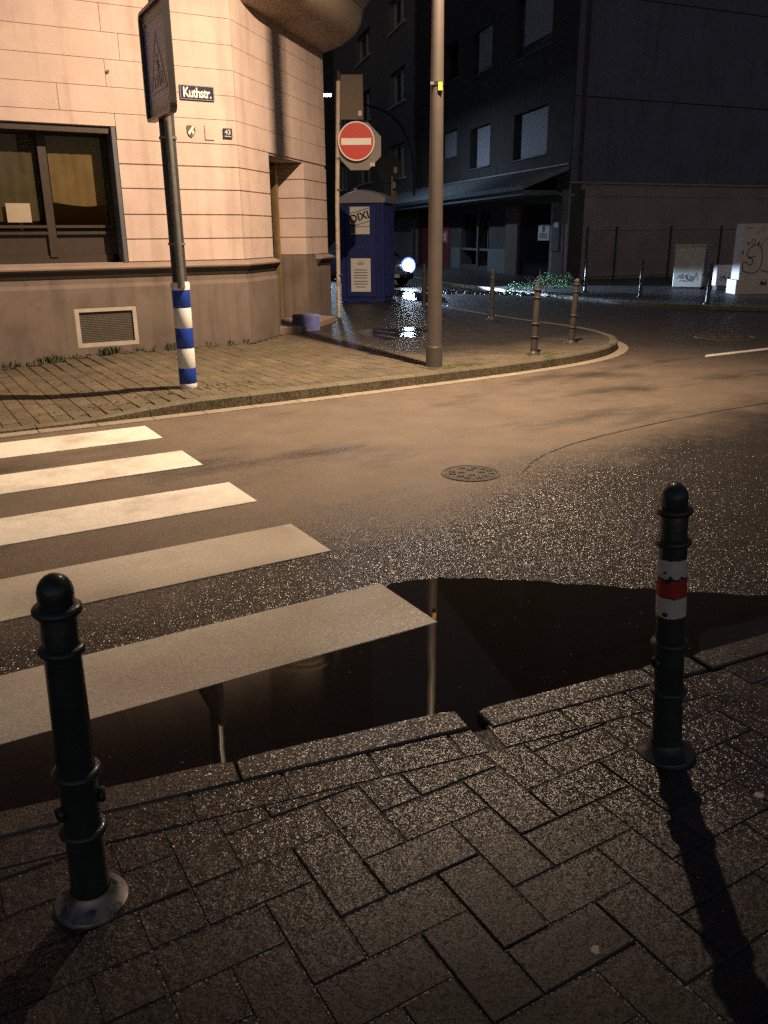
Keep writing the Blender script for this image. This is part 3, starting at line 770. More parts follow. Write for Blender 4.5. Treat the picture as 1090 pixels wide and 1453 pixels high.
part('shutter_rail', MB().cbox(wx1-0.035,wx1+0.022,11.672,11.93,wz0+0.005,wz1,0.006), M['rail'], win, world=True)
part('shutter_box', MB().box(wx0,wx1-0.04,11.72,11.97,wz1-0.075,wz1-0.001), M['winbrown'], win, world=True)
bw = part('basement_window', MB().box(bx0,bx1,11.63,11.70,bz1-0.055,bz1).box(bx0,bx1,11.63,11.70,bz0,bz0+0.05).box(bx0,bx0+0.055,11.63,11.70,bz0+0.05,bz1-0.055).box(bx1-0.055,bx1,11.63,11.70,bz0+0.05,bz1-0.055), M['frame2'], house, world=True)
part('grille', MB().box(bx0+0.05,bx1-0.05,11.668,11.672,bz0+0.05,bz1-0.05), M['mesh'], bw, world=True)
g = MB()
for k in range(1, 30): x = bx0+0.05+k*(bx1-bx0-0.1)/30; g.box(x-0.002,x+0.002,11.662,11.667,bz0+0.05,bz1-0.055)
for k in range(1, 18): z = bz0+0.05+k*(bz1-bz0-0.1)/18; g.box(bx0+0.05,bx1-0.05,11.657,11.661,z-0.002,z+0.002)
part('wire', g, M['mesh'], bw, world=True, kind='stuff')
ho = MB().tube([(2.93,11.68,3.56),(2.93,11.655,3.56)], 0.02); part('pipe_stub', ho, M['poledark'], house, world=True)

# signs on the house
def plate(name, label, cat, x, z, w, h, m, y=11.655, th=0.012, group=None):
    t = thing(name, label, cat, (x, y, z)); part('plate', MB().cbox(-w/2, w/2, 0, th, -h/2, h/2, 0.004), m, t); return t
sn = plate('street_name_sign', 'small dark blue enamel street name sign on the cream corner wall', 'sign', 4.065, 3.395, 0.47, 0.175, M['enamel'])
tx = text_mb('Kuthstr.', 0.165, 0.001, 0.92, 0.0035); tx.xf(Matrix.Translation((0.0,-0.002,-0.005)) @ UP @ Matrix.Scale(0.78,4,(1,0,0))); part('lettering', tx, M['lettering'], sn)
bo = MB(); 
for a in ((-0.228,0.228,0.080,0.0825),(-0.228,0.228,-0.0825,-0.080)): bo.box(a[0],a[1],-0.0015,0,a[2],a[3])
for a in (-0.228,0.2255): bo.box(a,a+0.0025,-0.0015,0,-0.08,0.08)
part('border', bo, M['lettering'], sn)
hn = plate('house_number', 'small black house number plate reading 43 near the corner edge', 'sign', 4.455, 2.925, 0.13, 0.125, M['black'])
tx = text_mb('43', 0.085, 0.001); tx.xf(Matrix.Translation((0,-0.002,0.012)) @ UP); part('lettering', tx, M['lettering'], hn)
part('underline', MB().box(-0.045,0.045,-0.0015,0,-0.040,-0.034), M['lettering'], hn)
cr = thing('coat_of_arms', 'tiny shield-shaped coat of arms plate under the street name sign', 'plaque', (3.95, 11.655, 2.93))
sh = [(-0.055,0.07),(0.055,0.07),(0.055,-0.01),(0.035,-0.05),(0,-0.075),(-0.035,-0.05),(-0.055,-0.01)]
def flat(poly, y0, y1): 
    mb = MB().prism(poly, -y1, -y0); mb.xf(UP); return mb
part('shield', flat(sh, 0.0, 0.012), M['ledge'], cr)
part('green_field', flat([(-0.05,0.065),(0.01,0.065),(-0.05,-0.01)], -0.0015, 0.0), M['signbrown'], cr)
part('red_field', flat([(0.048,0.05),(0.048,-0.01),(0.0,-0.066),(-0.03,-0.05)], -0.0015, 0.0), M['signbrown'], cr)
part('river', flat([(0.02,0.065),(0.05,0.065),(-0.035,-0.05),(-0.05,-0.02)], -0.003, -0.0016), M['lettering'], cr)
part('figure', flat([(0.005,0.0),(0.02,0.012),(0.035,-0.005),(0.03,-0.03),(0.01,-0.04)], -0.003, -0.0016), M['lettering'], cr)
jb = thing('junction_box', 'plain cream cover plate between the shield and the number 43', 'cover plate', (4.20, 11.66, 2.925))
part('cover', MB().cbox(-0.065,0.065,0,0.018,-0.09,0.09,0.004), M['plaster'], jb)

# ================================================================== POSTS, SIGNS
# crosswalk sign post with blue-white sleeve
SX, SY = 2.60, 8.37
sp = thing('sign_post', 'grey steel sign post standing in a blue and white striped sleeve by the zebra crossing', 'sign post', (SX, SY, PH))
part('pole', MB().lathe([(0.072,0.0),(0.072,4.35),(0.0,4.36)], 20), M['poledark'], sp, smooth=True)
va = Vector((-0.296,-0.955)); vr = Vector((0.955,-0.296))
cx, cy = va*0.088 + vr*0.012
part('conduit', MB().lathe([(0.036,1.0),(0.024,4.3)], 14, cx, cy), M['galv'], sp, smooth=True)
for z in (1.4, 2.35, 3.7): part('clamp', MB().lathe([(0.076,z),(0.082,z),(0.082,z+0.025),(0.076,z+0.025)], 20), M['galv'], sp)
bands = [('base_ring',0.0,0.05,'whiteref'),('blue_band',0.05,0.206,'blue'),('white_band',0.206,0.406,'whiteref'),('blue_band',0.406,0.606,'blue'),('white_band',0.606,0.806,'whiteref'),('blue_band',0.806,0.976,'blue')]
for nm, z0, z1, m in bands: part(nm, MB().lathe([(0.088,z0+0.001),(0.0885,z0+0.002),(0.0885,z1-0.001),(0.088,z1)], 32), M[m], sp, smooth=True)
part('sleeve_cap', MB().lathe([(0.086,0.976),(0.092,0.978),(0.094,1.02),(0.090,1.045),(0.078,1.055),(0.02,1.056)], 32), M['whiteref'], sp, smooth=True)
# crossing sign: edge-on to the camera, its face towards the oncoming traffic
cs = thing('crossing_sign', 'tall-looking oblique pedestrian crossing sign with a pale triangle, high on the post', 'sign', (SX-0.10, SY-0.19, PH+2.97))
cs.rotation_euler = (0, 0, R(-93.0)); S = 0.46
def rrect(w, h, r, n=5):
    out = []
    for cx_, cy_, a0 in ((w-r,h-r,0),(-w+r,h-r,90),(-w+r,-h+r,180),(w-r,-h+r,270)):
        for k in range(n+1): a = R(a0+90*k/n); out.append((cx_+r*math.cos(a), cy_+r*math.sin(a)))
    return out
M['signframe'] = mat('sign_frame_metal', (0.10,0.095,0.09), 0.35, 0.1, metal=0.6)
ou = rrect(S, S, 0.07); inn = rrect(S-0.028, S-0.028, 0.055)
fr = MB(); n = len(ou)
for y0 in (-0.03,): 
    vs = [(x,-0.032,z) for x,z in ou]+[(x,-0.032,z) for x,z in inn]+[(x,0.03,z) for x,z in ou]+[(x,-0.005,z) for x,z in inn]
    fs = []
    for k in range(n):
        l = (k+1)%n; fs += [(k,l,n+l,n+k),(2*n+l,2*n+k,k,l),(n+k,n+l,3*n+l,3*n+k)]
    fr.add(vs, fs)
part('frame', fr, M['signframe'], cs)
part('face', flat(inn, 0.0, 0.02), M['signblue'], cs)
part('back', flat(ou, 0.022, 0.03), M['signback'], cs)
mg = mat('sign_margin', (0.28,0.25,0.24), 0.4)
part('margin', flat([(-S+0.03,S-0.13),(S-0.03,S-0.13),(S-0.03,S-0.03),(-S+0.03,S-0.03)], -0.002, 0.0), mg, cs)
part('margin', flat([(-S+0.03,-S+0.03),(S-0.03,-S+0.03),(S-0.03,-S+0.11),(-S+0.03,-S+0.11)], -0.002, 0.0), mg, cs)
mw = mat('sign_triangle_white', (0.8,0.78,0.76), 0.45)
tri = MB(); a, b, c = (0,0.25), (-0.30,-0.24), (0.30,-0.24)
def tri_in(k): g_ = (0,-0.077); return [tuple(Vector(g_)+(Vector(q)-Vector(g_))*k) for q in (a,b,c)]
T0, T1 = tri_in(1.0), tri_in(0.87)
for k in range(3):
    l = (k+1)%3; tri.add([(x,-0.004,z) for x,z in (T0[k],T0[l],T1[l],T1[k])], [(0,1,2,3)])
part('triangle', tri, mw, cs)
ped = MB()                                   # walking figure and crossing bars inside the triangle
for k in range(6): x = -0.17+k*0.066; ped.add([(x,-0.004,-0.20),(x+0.028,-0.004,-0.20),(x*0.75+0.022,-0.004,-0.09),(x*0.75,-0.004,-0.09)], [(0,1,2,3)])
def stroke(mb, p, q, w, y=-0.006):
    p = Vector(p); q = Vector(q); d = (q-p).normalized(); n_ = Vector((-d.y,d.x))*w/2
    mb.add([(v.x,y,v.y) for v in (p+n_,p-n_,q-n_,q+n_)], [(0,1,2,3)])
stroke(ped,(0,0.02),(0.01,-0.06),0.05); stroke(ped,(0.01,-0.06),(0.05,-0.17),0.025); stroke(ped,(0.0,-0.06),(-0.05,-0.17),0.025); stroke(ped,(0,0.01),(0.05,-0.05),0.018); stroke(ped,(0,0.01),(-0.045,-0.05),0.018)
ped.add([(0.02*math.cos(k*0.785),-0.006,0.05+0.022*math.sin(k*0.785)) for k in range(8)], [tuple(range(8))])
part('pictogram', ped, mw, cs)
for x, z in ((0.33,0.34),(-0.33,0.34),(0.33,-0.34)): 
    o = MB().tube([(x,-0.012,z),(x,0.0,z)], 0.014, 8); part('rivet', o, M['galv'], cs)

# street lamp: tall tapered mast, arm reaching over the road
LX, LY = 5.51, 8.16
lp = thing('street_lamp', 'tall tapered street lamp mast standing on the pavement edge in mid picture', 'street lamp', (LX, LY, PH))
part('mast', MB().lathe([(0.088,0.215),(0.086,0.22),(0.078,2.0),(0.062,4.0),(0.052,5.6),(0.046,6.4),(0.0,6.42)], 28), M['lampposted'], lp, smooth=True)
part('base_sleeve', MB().lathe([(0.105,-0.02),(0.100,0.0),(0.095,0.21),(0.091,0.235),(0.086,0.24)], 28), M['lampposted'], lp, smooth=True)
part('arm', MB().tube([(0,0,6.25),(-0.01,-0.35,6.38),(-0.04,-0.9,6.42),(-0.06,-1.4,6.42)], [0.035,0.032,0.03,0.028], 12), M['lampposted'], lp, smooth=True)
hdn = MB().prism([(-0.14,-1.22),(0.0,-1.22),(0.03,-1.35),(0.03,-1.78),(-0.03,-1.9),(-0.13,-1.9),(-0.19,-1.78),(-0.19,-1.35)], 6.32, 6.48, 0.04)
head = part('lamp_head', hdn, M['lampposted'], lp)
part('lens', MB().prism([(-0.15,-1.35),(-0.01,-1.35),(-0.01,-1.78),(-0.15,-1.78)], 6.305, 6.318), M['lampglow'], head)
sk = MB(); hx_, hy_ = -0.08, -1.56
sk.box(hx_-0.135,hx_-0.125,hy_-0.27,hy_+0.27,6.250,6.325).box(hx_+0.125,hx_+0.135,hy_-0.27,hy_+0.27,6.250,6.325).box(hx_-0.125,hx_+0.125,hy_-0.27,hy_-0.26,6.243,6.325).box(hx_-0.125,hx_+0.125,hy_+0.26,hy_+0.27,6.243,6.325)
part('light_baffle', sk, M['poledark'], head, kind=None)  # unseen skirt added to keep lamp light off the upper walls
cl = part('clamp', MB().lathe([(0.071,2.98),(0.075,2.98),(0.075,3.02),(0.071,3.02)], 24), M['black'], lp)
cdir = Vector((-0.56,-0.83)); rdir = Vector((0.83,-0.56)); q = cdir*0.07+rdir*0.035
tg = MB().box(-0.022,0.022,-0.015,0.015,2.93,3.01); tg.xf(Matrix.Translation((q.x,q.y,0)) @ Matrix.Rotation(R(-33),4,'Z')); part('yellow_tag', tg, M['yellow'], lp)
q = cdir*0.07-rdir*0.05
tg = MB().box(-0.02,0.02,-0.012,0.012,2.985,3.015); tg.xf(Matrix.Translation((q.x,q.y,0)) @ Matrix.Rotation(R(-33),4,'Z')); part('bracket', tg, M['galv'], lp)
# the lamp's reflector throws most light across the far half of the road; a weaker wide spill goes everywhere
ls_ = bpy.data.lights.new('lamp_beam', 'SPOT'); ls_.energy = LAMP_W; ls_.color = LAMP_COL; ls_.spot_size = R(132); ls_.spot_blend = 0.9; ls_.shadow_soft_size = 0.045
lso = bpy.data.objects.new('lamp_beam', ls_); col.objects.link(lso); lso.location = (LAMP_POS[0], LAMP_POS[1], PH+6.28)
lso.rotation_euler = Vector((-1.2, 2.7, -5.6)).to_track_quat('-Z', 'Y').to_euler()
ld_ = bpy.data.lights.new('lamp_spill', 'SPOT'); ld_.spot_size = R(172); ld_.spot_blend = 0.25; ld_.shadow_soft_size = 0.045
ld_.energy = SPILL_W; ld_.color = LAMP_COL; lo = bpy.data.objects.new('lamp_spill', ld_); col.objects.link(lo)
lo.location = (LAMP_POS[0], LAMP_POS[1], PH+6.29)

# no-entry sign on its weathered pole
GX, GY = 7.50, 14.36
gp = thing('sign_post', 'thin weathered cream pole right of the house corner, carrying the red no-entry sign', 'sign post', (GX, GY, PH))
part('pole', MB().tube([(0,0,0),(0.03,0.02,2.0),(0.09,-0.03,4.15)], 0.04, 16), M['creampole'], gp, smooth=True)
for z in (0.75, 2.25, 2.78, 3.35, 3.55): part('clamp', MB().lathe([(0.042,z),(0.052,z),(0.052,z+0.03),(0.042,z+0.03)], 14, 0.03+z*0.014, 0.0), M['poledark'], gp)
part('finial', MB().lathe([(0.045,4.05),(0.05,4.12),(0.05,4.2),(0.0,4.24)], 14, 0.09, -0.03), M['black'], gp)
def disc(r, y0, y1, n=40, ph0=0.0): return flat([(r*math.cos(2*math.pi*k/n+ph0), r*math.sin(2*math.pi*k/n+ph0)) for k in range(n)], y0, y1)
RS = R(-30.5)
ne = thing('no_entry_sign', 'round red no-entry sign with a white bar on the pole by the house corner', 'sign', (7.80, 14.10, 3.19), RS)
part('disc', disc(0.325, 0.0, 0.02), M['signred'], ne)
rim = MB(); n = 48
rim.add([(0.325*math.cos(2*math.pi*k/n),-0.002,0.325*math.sin(2*math.pi*k/n)) for k in range(n)]+[(0.305*math.cos(2*math.pi*k/n),-0.002,0.305*math.sin(2*math.pi*k/n)) for k in range(n)], [(k,(k+1)%n,n+(k+1)%n,n+k) for k in range(n)])
part('rim', rim, M['signwhite'], ne)
part('bar', MB().box(-0.27,0.265,-0.004,0.0,-0.06,0.05), M['signwhite'], ne)
oc = thing('stop_sign', 'blank grey back of an octagonal sign behind the red disc', 'sign', (7.88, 14.145, 3.11), RS)
part('back', disc(0.425, 0.0, 0.02, 8, R(22.5)), M['signback'], oc)
part('sticker', MB().box(0.19,0.28,-0.002,0,-0.33,-0.27), M['cabinet2'], oc)
rb = thing('direction_sign', 'blank brown back of a rectangular sign above the no-entry sign', 'sign', (7.73, 14.215, 3.94), RS)
part('back', MB().cbox(-0.16,0.25,0,0.02,-0.39,0.33,0.006), M['signbrown'], rb)
part('sticker', MB().box(0.16,0.22,-0.002,0,-0.33,-0.25), M['cabinet2'], rb)
# smaller sign seen from behind, beyond the toilet
bs_ = thing('round_sign', 'dark back of a small round sign on a thin post behind the blue toilet', 'sign', (11.75, 19.5, PH), RS)
part('pole', MB().tube([(0.02,0,0),(0.05,0,2.9)], 0.025, 10), M['galv'], bs_)
d_ = disc(0.32, 0.0, 0.02); d_.xf(Matrix.Translation((-0.01,0.03,3.08))); part('disc', d_, M['black'], bs_)
part('sticker', MB().box(0.10,0.18,0.02,0.025,2.98,3.12).box(0.08,0.14,0.02,0.025,2.62,2.76), M['cabinet2'], bs_)
part('orange_reflector', MB().box(0.02,0.16,0.02,0.05,2.28,2.55), mat('faded_orange', (0.35,0.10,0.05), 0.6), bs_)
part('back', MB().box(-0.16,0.14,0.025,0.045,2.1,2.72), M['black'], bs_)

# ================================================================== BOLLARDS
def bollard(name, label, x, y, z0, m, fl, banded=False, cap=True, h=0.0, seg=36, group=None, lean=(0,0)):
    t = thing(name, label, 'bollard', (x, y, z0), 0, group)
    t.rotation_euler = (lean[0], lean[1], 0); t.scale = (0.90, 0.90, 0.955)
    r0, r1 = 0.049, 0.044
    part('shaft', MB().lathe([(0.052,0.0),(0.0505,0.10),(0.049,0.22),(0.048,0.40),(0.0445,0.74),(0.0440,0.84),(0.040,0.85)], seg), m, t, smooth=True)
    for z, r, s in ((0.235,0.050,1.0),(0.405,0.048,1.1),(0.745,0.045,1.0),(0.845,0.045,1.15)):
        pr = [(r-0.004, z-0.012*s)] + [(r+0.013*s*math.cos(a), z+0.011*s*math.sin(a)) for a in [R(-80+20*k) for k in range(9)]] + [(r-0.004, z+0.012*s)]
        part('ring', MB().lathe(pr, seg), m, t, smooth=True)
    if cap:
        pr = [(0.040,0.853),(0.0425,0.872)] + [(0.0435*math.cos(a), 0.885+0.048*math.sin(a)) for a in [R(9*k) for k in range(11)]]
        part('cap', MB().lathe(pr, seg), m, t, smooth=True)
    part('base_flange', MB().lathe([(0.053,0.048),(0.058,0.034),(0.075,0.020),(0.097,0.010),(0.100,0.004),(0.100,-0.01)], seg), fl, t, smooth=True)
    return t
# the two near ones
bl = bollard('bollard', 'dark green-black bollard in the left foreground with a bare metal base plate', 0.205, 1.80, NH, M['bollard'], M['flange'], group='bollards on the near pavement')
br = bollard('bollard', 'dark bollard in the right foreground with a peeling white-red-white band', 1.912, 1.490, NH, M['bollard'], M['bollard'], group='bollards on the near pavement', lean=(R(-3.2), R(-2.2)))
bl.rotation_euler = (R(2.0), R(1.0), 0)
def red_band(t):
    part('white_band', MB().lathe([(0.0465,0.50),(0.0475,0.50),(0.0462,0.70),(0.045,0.70)], 20), M['banddirty'], t, smooth=True)
    part('red_band', MB().lathe([(0.0470,0.565),(0.0480,0.565),(0.0472,0.635),(0.0462,0.635)], 20), M['bandr'], t, smooth=True)
def lug(t, ang, z, r=0.048, hole=True):
    d = Vector((math.cos(R(ang)), math.sin(R(ang)))); mb = MB()
    mb.lathe([(0.004,0.0),(0.012,0.0),(0.019,0.004),(0.021,0.012),(0.017,0.018),(0.010,0.018),(0.009,0.002)], 16)
    mb.xf(Matrix.Translation((d.x*(r-0.002), d.y*(r-0.002), z)) @ Matrix.Rotation(R(ang),4,'Z') @ Matrix.Rotation(R(90),4,'Y')); part('chain_eye', mb, M['bollard'], t, smooth=True)
lug(bl, -12, 0.325); lug(bl, 195, 0.305); lug(br, 172, 0.345)
jr = random.Random(3)
def jagf(amp_lo, amp_hi, seg):
    lo = [0]*seg; hi = [0]*seg
    for i in range(seg):
        lo[i] = (lo[i-1] if i else 0)*0.4+jr.uniform(-1,1)*amp_lo; hi[i] = (hi[i-1] if i else 0)*0.4+jr.uniform(-1,1)*amp_hi
    def f(i, k): return lo[i] if k == 0 or k == 1 else hi[i]
    return f
for nm, z0, z1, m, al, ah in (('white_band',0.635,0.695,'bandw',0.004,0.0012),('red_band',0.572,0.629,'bandr',0.002,0.0012),('white_band',0.505,0.571,'bandw',0.002,0.002)):
    rr = 0.0502-0.0045*(z0-0.4)/0.34*1.0
    part(nm, MB().lathe([(rr-0.002,z0),(rr+0.0003,z0),(rr-0.0004,z1),(rr-0.002,z1)], 64, jag=jagf(al, ah, 64)), M[m], br, smooth=True)
for a, z, s in ((205,0.628,0.012),(218,0.640,0.008),(262,0.640,0.009),(250,0.633,0.006),(196,0.515,0.012),(230,0.571,0.007),(240,0.501,0.006),(190,0.66,0.006)):
    for k in range(1):
        chip = MB(); aa = R(a+jr.uniform(-6,6)); zz = z+jr.uniform(-0.004,0.004); q = Vector((math.cos(aa), math.sin(aa)))*0.0496; u = Vector((-math.sin(aa), math.cos(aa)))
        pts = [(q.x+u.x*s*math.cos(b)*jr.uniform(.6,1), q.y+u.y*s*math.cos(b)*jr.uniform(.6,1), zz+s*0.7*math.sin(b)) for b in [R(60*k_) for k_ in range(6)]]
        chip.add(pts, [tuple(range(6))]); part('paint_chip', chip, M['bollard'], br)
# the ones across the road
G2 = 'bollards round the far corner'
M['banddirty'] = mat('band_dirty', (0.13,0.11,0.10), 0.5, 0.3, 10)
b3_ = bollard('bollard', 'brown bollard standing upright on the kerb corner right of the leaning one', 8.344, 8.90, PH, M['bollardbrown'], M['bollardbrown'], seg=20, group=G2, lean=(R(1.5), R(2.0)))
b1_ = bollard('bollard', 'slim bollard in front of the headlight beam, between the lamp mast and the leaning bollard', 9.58, 12.33, PH, M['bollardbrown'], M['bollardbrown'], seg=20, group=G2)
lb = bollard('bollard', 'leaning bollard near the kerb with its cap missing and a broken spike on top', 7.15, 8.30, PH, M['bollardbrown'], M['bollardbrown'], seg=20, cap=False, group=G2, lean=(R(-2.0), R(3.2)))
part('broken_spike', MB().tube([(0,0,0.84),(0.004,0,0.93),(0.018,-0.002,1.0),(0.016,0.0,1.10)], [0.03,0.016,0.007,0.003], 10), M['bollardbrown'], lb, smooth=True)
bollard('bollard', 'small distant bollard right of the green bush', 16.70, 17.38, RP, M['bollardbrown'], M['bollardbrown'], seg=16, group=G2)
bollard('bollard', 'small distant bollard between the bush and the graffitied cabinet', 16.52, 15.23, RP, M['bollardbrown'], M['bollardbrown'], seg=16, group=G2)
bollard('bollard', 'distant bollard standing in front of the graffitied grey cabinet', 16.11, 12.86, RP, M['bollardbrown'], M['bollardbrown'], seg=16, group=G2, lean=(0,R(2)))
bollard('bollard', 'dark bollard silhouetted against the headlight glow beside the blue toilet', 10.85, 19.4, PH, M['bollardbrown'], M['bollardbrown'], seg=16, group=G2)
bollard('bollard', 'bollard mostly hidden behind the lamp mast in front of the wet street', 10.15, 15.45, PH, M['bollardbrown'], M['bollardbrown'], seg=16, group=G2)

# ================================================================== PORTABLE TOILET
pt = thing('portable_toilet', 'blue portable toilet with a grey domed roof beside the corner house', 'portable toilet', (9.22, 17.50, PH), R(-42.5))
TWd, TDp, TH_ = 1.02, 1.06, 2.18
part('base_skid', MB().box(0.02,TWd-0.02,0.02,TDp-0.02,0,0.10).box(0.0,0.16,-0.01,TDp,0.03,0.10).box(0.42,0.60,-0.01,TDp,0.03,0.10).box(0.86,TWd,-0.01,TDp,0.03,0.10), M['toilet'], pt)
body = MB().cbox(0,TWd,0,TDp,0.10,TH_,0.03); part('body', body, M['toilet'], pt)
fl_ = MB()
for k in range(7): y = 0.10+k*0.14; fl_.cbox(TWd-0.005,TWd+0.03,y,y+0.07,0.15,TH_-0.08,0.01)
for y in (0.05,): fl_.cbox(-0.03,0.005,0.1,0.9,0.15,2.0,0.01)
part('side_rib', fl_, M['toilet'], pt)
dm = MB().cbox(0.13,0.83,-0.035,0.004,0.14,2.12,0.012); door2 = part('door', dm, M['toilet'], pt)
part('corner_post', MB().cbox(0.0,0.10,-0.03,0.004,0.12,TH_,0.012), M['toilet'], pt)
for x in (0.86,0.95): part('corner_post', MB().cbox(x,x+0.06,-0.03,0.004,0.12,TH_,0.012), M['toilet'], pt)
p1 = part('upper_plate', MB().cbox(0.245,0.695,-0.045,-0.034,1.50,2.08,0.004), M['signwhite'], door2)
p2 = part('lower_plate', MB().cbox(0.245,0.705,-0.045,-0.034,0.25,0.98,0.004), M['signwhite'], door2)
tx = text_mb('DIXI', 0.23, 0.001, 1.0, 0.006); tx.xf(Matrix.Translation((0.47,-0.048,1.86)) @ UP @ Matrix.Rotation(R(15),4,'Z')); part('logo', tx, M['black'], p1) if False else part('logo', tx, M['black'], pt)
ln = MB()
for dz in (-0.145, 0.135): stroke(ln, (0.25,1.86+dz-0.058), (0.69,1.86+dz+0.058), 0.014, -0.0475)
ln.box(0.245,0.695,-0.048,-0.045,1.655,1.665)
part('logo_line', ln, M['black'], pt)
sx = MB(); sx.box(0.245,0.36,-0.0475,-0.045,1.52,1.72); part('shaded_label', sx, M['inkblue'], pt)
tl = MB(); tr = random.Random(5)
for z, w in ((0.90,0.10),(0.865,0.18),(0.84,0.12)): tl.box(0.475-w/2,0.475+w/2,-0.047,-0.045,z,z+0.012)
for z in (0.72,0.66,0.60,0.545,0.47,0.41,0.345): w = tr.uniform(0.24,0.34); tl.box(0.475-w/2,0.475+w/2,-0.047,-0.045,z,z+0.018)
part('text_line', tl, M['inkblue'], pt)
part('handle', MB().tube([(0.44,-0.05,1.20),(0.44,-0.06,1.24)],0.012).tube([(0.52,-0.05,1.20),(0.51,-0.06,1.24)],0.012), M['galv'], pt)
rfm = MB(); rows = []
nn = 12
vs = []; fs = []
for i in range(nn+1):
    x = -0.03+(TWd+0.06)*i/nn; z = 0.17*math.sin(math.pi*i/nn)**0.8
    for y, zz in ((-0.05,TH_-0.02),(-0.05,TH_+0.07+z*0.92),(0.1,TH_+0.09+z),(TDp-0.1,TH_+0.09+z),(TDp+0.04,TH_+0.07+z*0.9),(TDp+0.04,TH_-0.02)): vs.append((x,y,zz))
for i in range(nn):
    for k in range(5): fs.append((i*6+k,(i+1)*6+k,(i+1)*6+k+1,i*6+k+1))
fs += [tuple(range(5,-1,-1)), tuple(nn*6+k for k in range(6))]
rfm.add(vs, fs); part('roof', rfm, M['toiletroof'], pt, smooth=False)
part('vent_pipe', MB().tube([(0.15,0.9,2.0),(0.15,0.9,2.52)],0.05), M['toiletroof'], pt)

# blue crate by the doorstep
bc = thing('blue_box', 'crumpled pale blue box lying on the doorstep of the corner house', 'box', (5.98, 12.62, PH+0.0), R(15))
part('body', MB().prism([(-0.2,-0.14),(0.16,-0.16),(0.2,0.12),(-0.17,0.15)], 0, 0.26, 0.02), mat('blue_cardboard', (0.12,0.14,0.33), 0.7, 0.15, 10, stain=((0.35,0.2,0.15), 9, 0.55, 0.7)), bc)
part('flap', MB().prism([(0.10,-0.17),(0.34,-0.10),(0.30,0.06),(0.14,0.02)], 0.2, 0.215, 0.003), mat('blue_cardboard_flap', (0.18,0.2,0.4), 0.7), bc)

# ================================================================== THE DARK APARTMENT BLOCK
AO = (20.57, 22.48); AA = 72.5
ap = thing('apartment_block', 'dark rendered apartment block with roller shutters and a metal canopy along its ground floor', 'building', (AO[0], AO[1], 0), R(AA))
# local x along the street, local y > 0 towards the street
HA = 17.0; LA = 19.3
wins = [(2.05,4.72,4.30,5.85,'slat',5.25),(2.05,4.80,8.15,9.75,'plain',5.5),(2.05,4.80,12.0,13.6,'plain',5.5),
        (7.9,9.78,4.36,5.92,'plain',10.45),(7.95,9.86,8.05,9.62,'plain',10.6),(7.95,9.86,11.9,13.5,'plain',10.5),
        (12.4,14.55,5.1,6.2,'plain',14.8),(12.4,14.55,8.4,9.9,'glass',14.8)]
def holes_wall(x0, x1, z0, z1, ya, yb, holes):
    xs_ = sorted({x0,x1,*[h[0] for h in holes],*[h[1] for h in holes]}); zs = sorted({z0,z1,*[h[2] for h in holes],*[h[3] for h in holes]})
    mb = MB()
    for i in range(len(xs_)-1):
        for k in range(len(zs)-1):
            cx_, cz = (xs_[i]+xs_[i+1])/2, (zs[k]+zs[k+1])/2
            if any(h[0]<cx_<h[1] and h[2]<cz<h[3] for h in holes): continue
            mb.box(xs_[i],xs_[i+1],ya,yb,zs[k],zs[k+1])
    return mb
holes = [(a, rec, z0-(0.35 if k == 1 else 0.02), z1+0.05) for k, (a, b, z0, z1, kind, rec) in enumerate(wins)]
part('wall', holes_wall(0.02, LA, 3.0, HA, -0.45, 0, holes), M['darkwall'], ap)
part('wall', MB().prism([(0.25,-0.46),(LA,-0.46),(LA,-9),(2.5,-9)], 3.0, HA), M['darkwall'], ap)
for k, (a, b, z0, z1, kind, rec) in enumerate(wins):
    m_ = MB().box(a-0.02, rec+0.02, -0.45, -0.40, z0-0.4, z1+0.1)
    w_ = part('window', m_, M['glassd'] if kind == 'glass' else M['dark'], ap)
    if kind != 'glass':
        if kind == 'slat':
            n = 24; sl_ = mesh_of('slat', MB().prism([(a,-0.13),(b-0.04,-0.13),(b-0.04,-0.105),(a,-0.105)], 0, (z1-z0)/n-0.012, 0.006), M['shutter'])
            for q in range(n): inst('slat', sl_, w_, (0,0,z0+q*(z1-z0)/n))
            part('shutter_back', MB().box(a,b-0.04,-0.16,-0.135,z0,z1), M['poledark'], w_)
        else:
            s_ = MB()
            n = 26
            for q in range(n): s_.prism([(a,-0.13),(b,-0.13),(b,-0.11),(a,-0.11)], z0+q*(z1-z0)/n, z0+(q+1)*(z1-z0)/n-0.006, 0.004)
            part('shutter', s_, M['shutter'], w_, kind='stuff')
    part('sill', MB().box(a-0.05,rec+0.05,-0.1,0.05,z0-0.06-(0.35 if k == 1 else 0),z0-0.02-(0.35 if k == 1 else 0)), M['stonebase'], w_)
# ground floor
gf = holes_wall(0.02, LA, 0, 3.0, -0.6, -0.05, [(1.15,4.3,0,2.62),(7.8,9.1,0.25,2.5),(9.25,11.6,0.25,2.5)])
part('ground_floor_wall', gf, M['darkwall'], ap)
for a_, b_ in ((0.25,1.14),(5.6,7.75),(11.65,13.0)): part('base_panel', MB().box(a_,b_,-0.05,0.0,0.0,1.0), M['stonebase'], ap)
part('pillar', MB().box(4.32,5.58,-0.05,0.06,0,2.6), M['pillar'], ap)
part('pillar', MB().box(0.55,1.14,-0.05,0.035,1.002,2.62), M['stonebase'], ap)
rc = part('entrance_recess', MB().box(1.1,4.35,-1.6,-1.5,0,2.7), M['dark'], ap)
dsg = part('door', MB().box(1.16,4.29,-0.16,-0.10,0,2.61), M['glassd'], ap)
part('notice', MB().cbox(1.60,2.60,-0.095,-0.07,1.36,1.90,0.004), M['signwhite'], dsg)
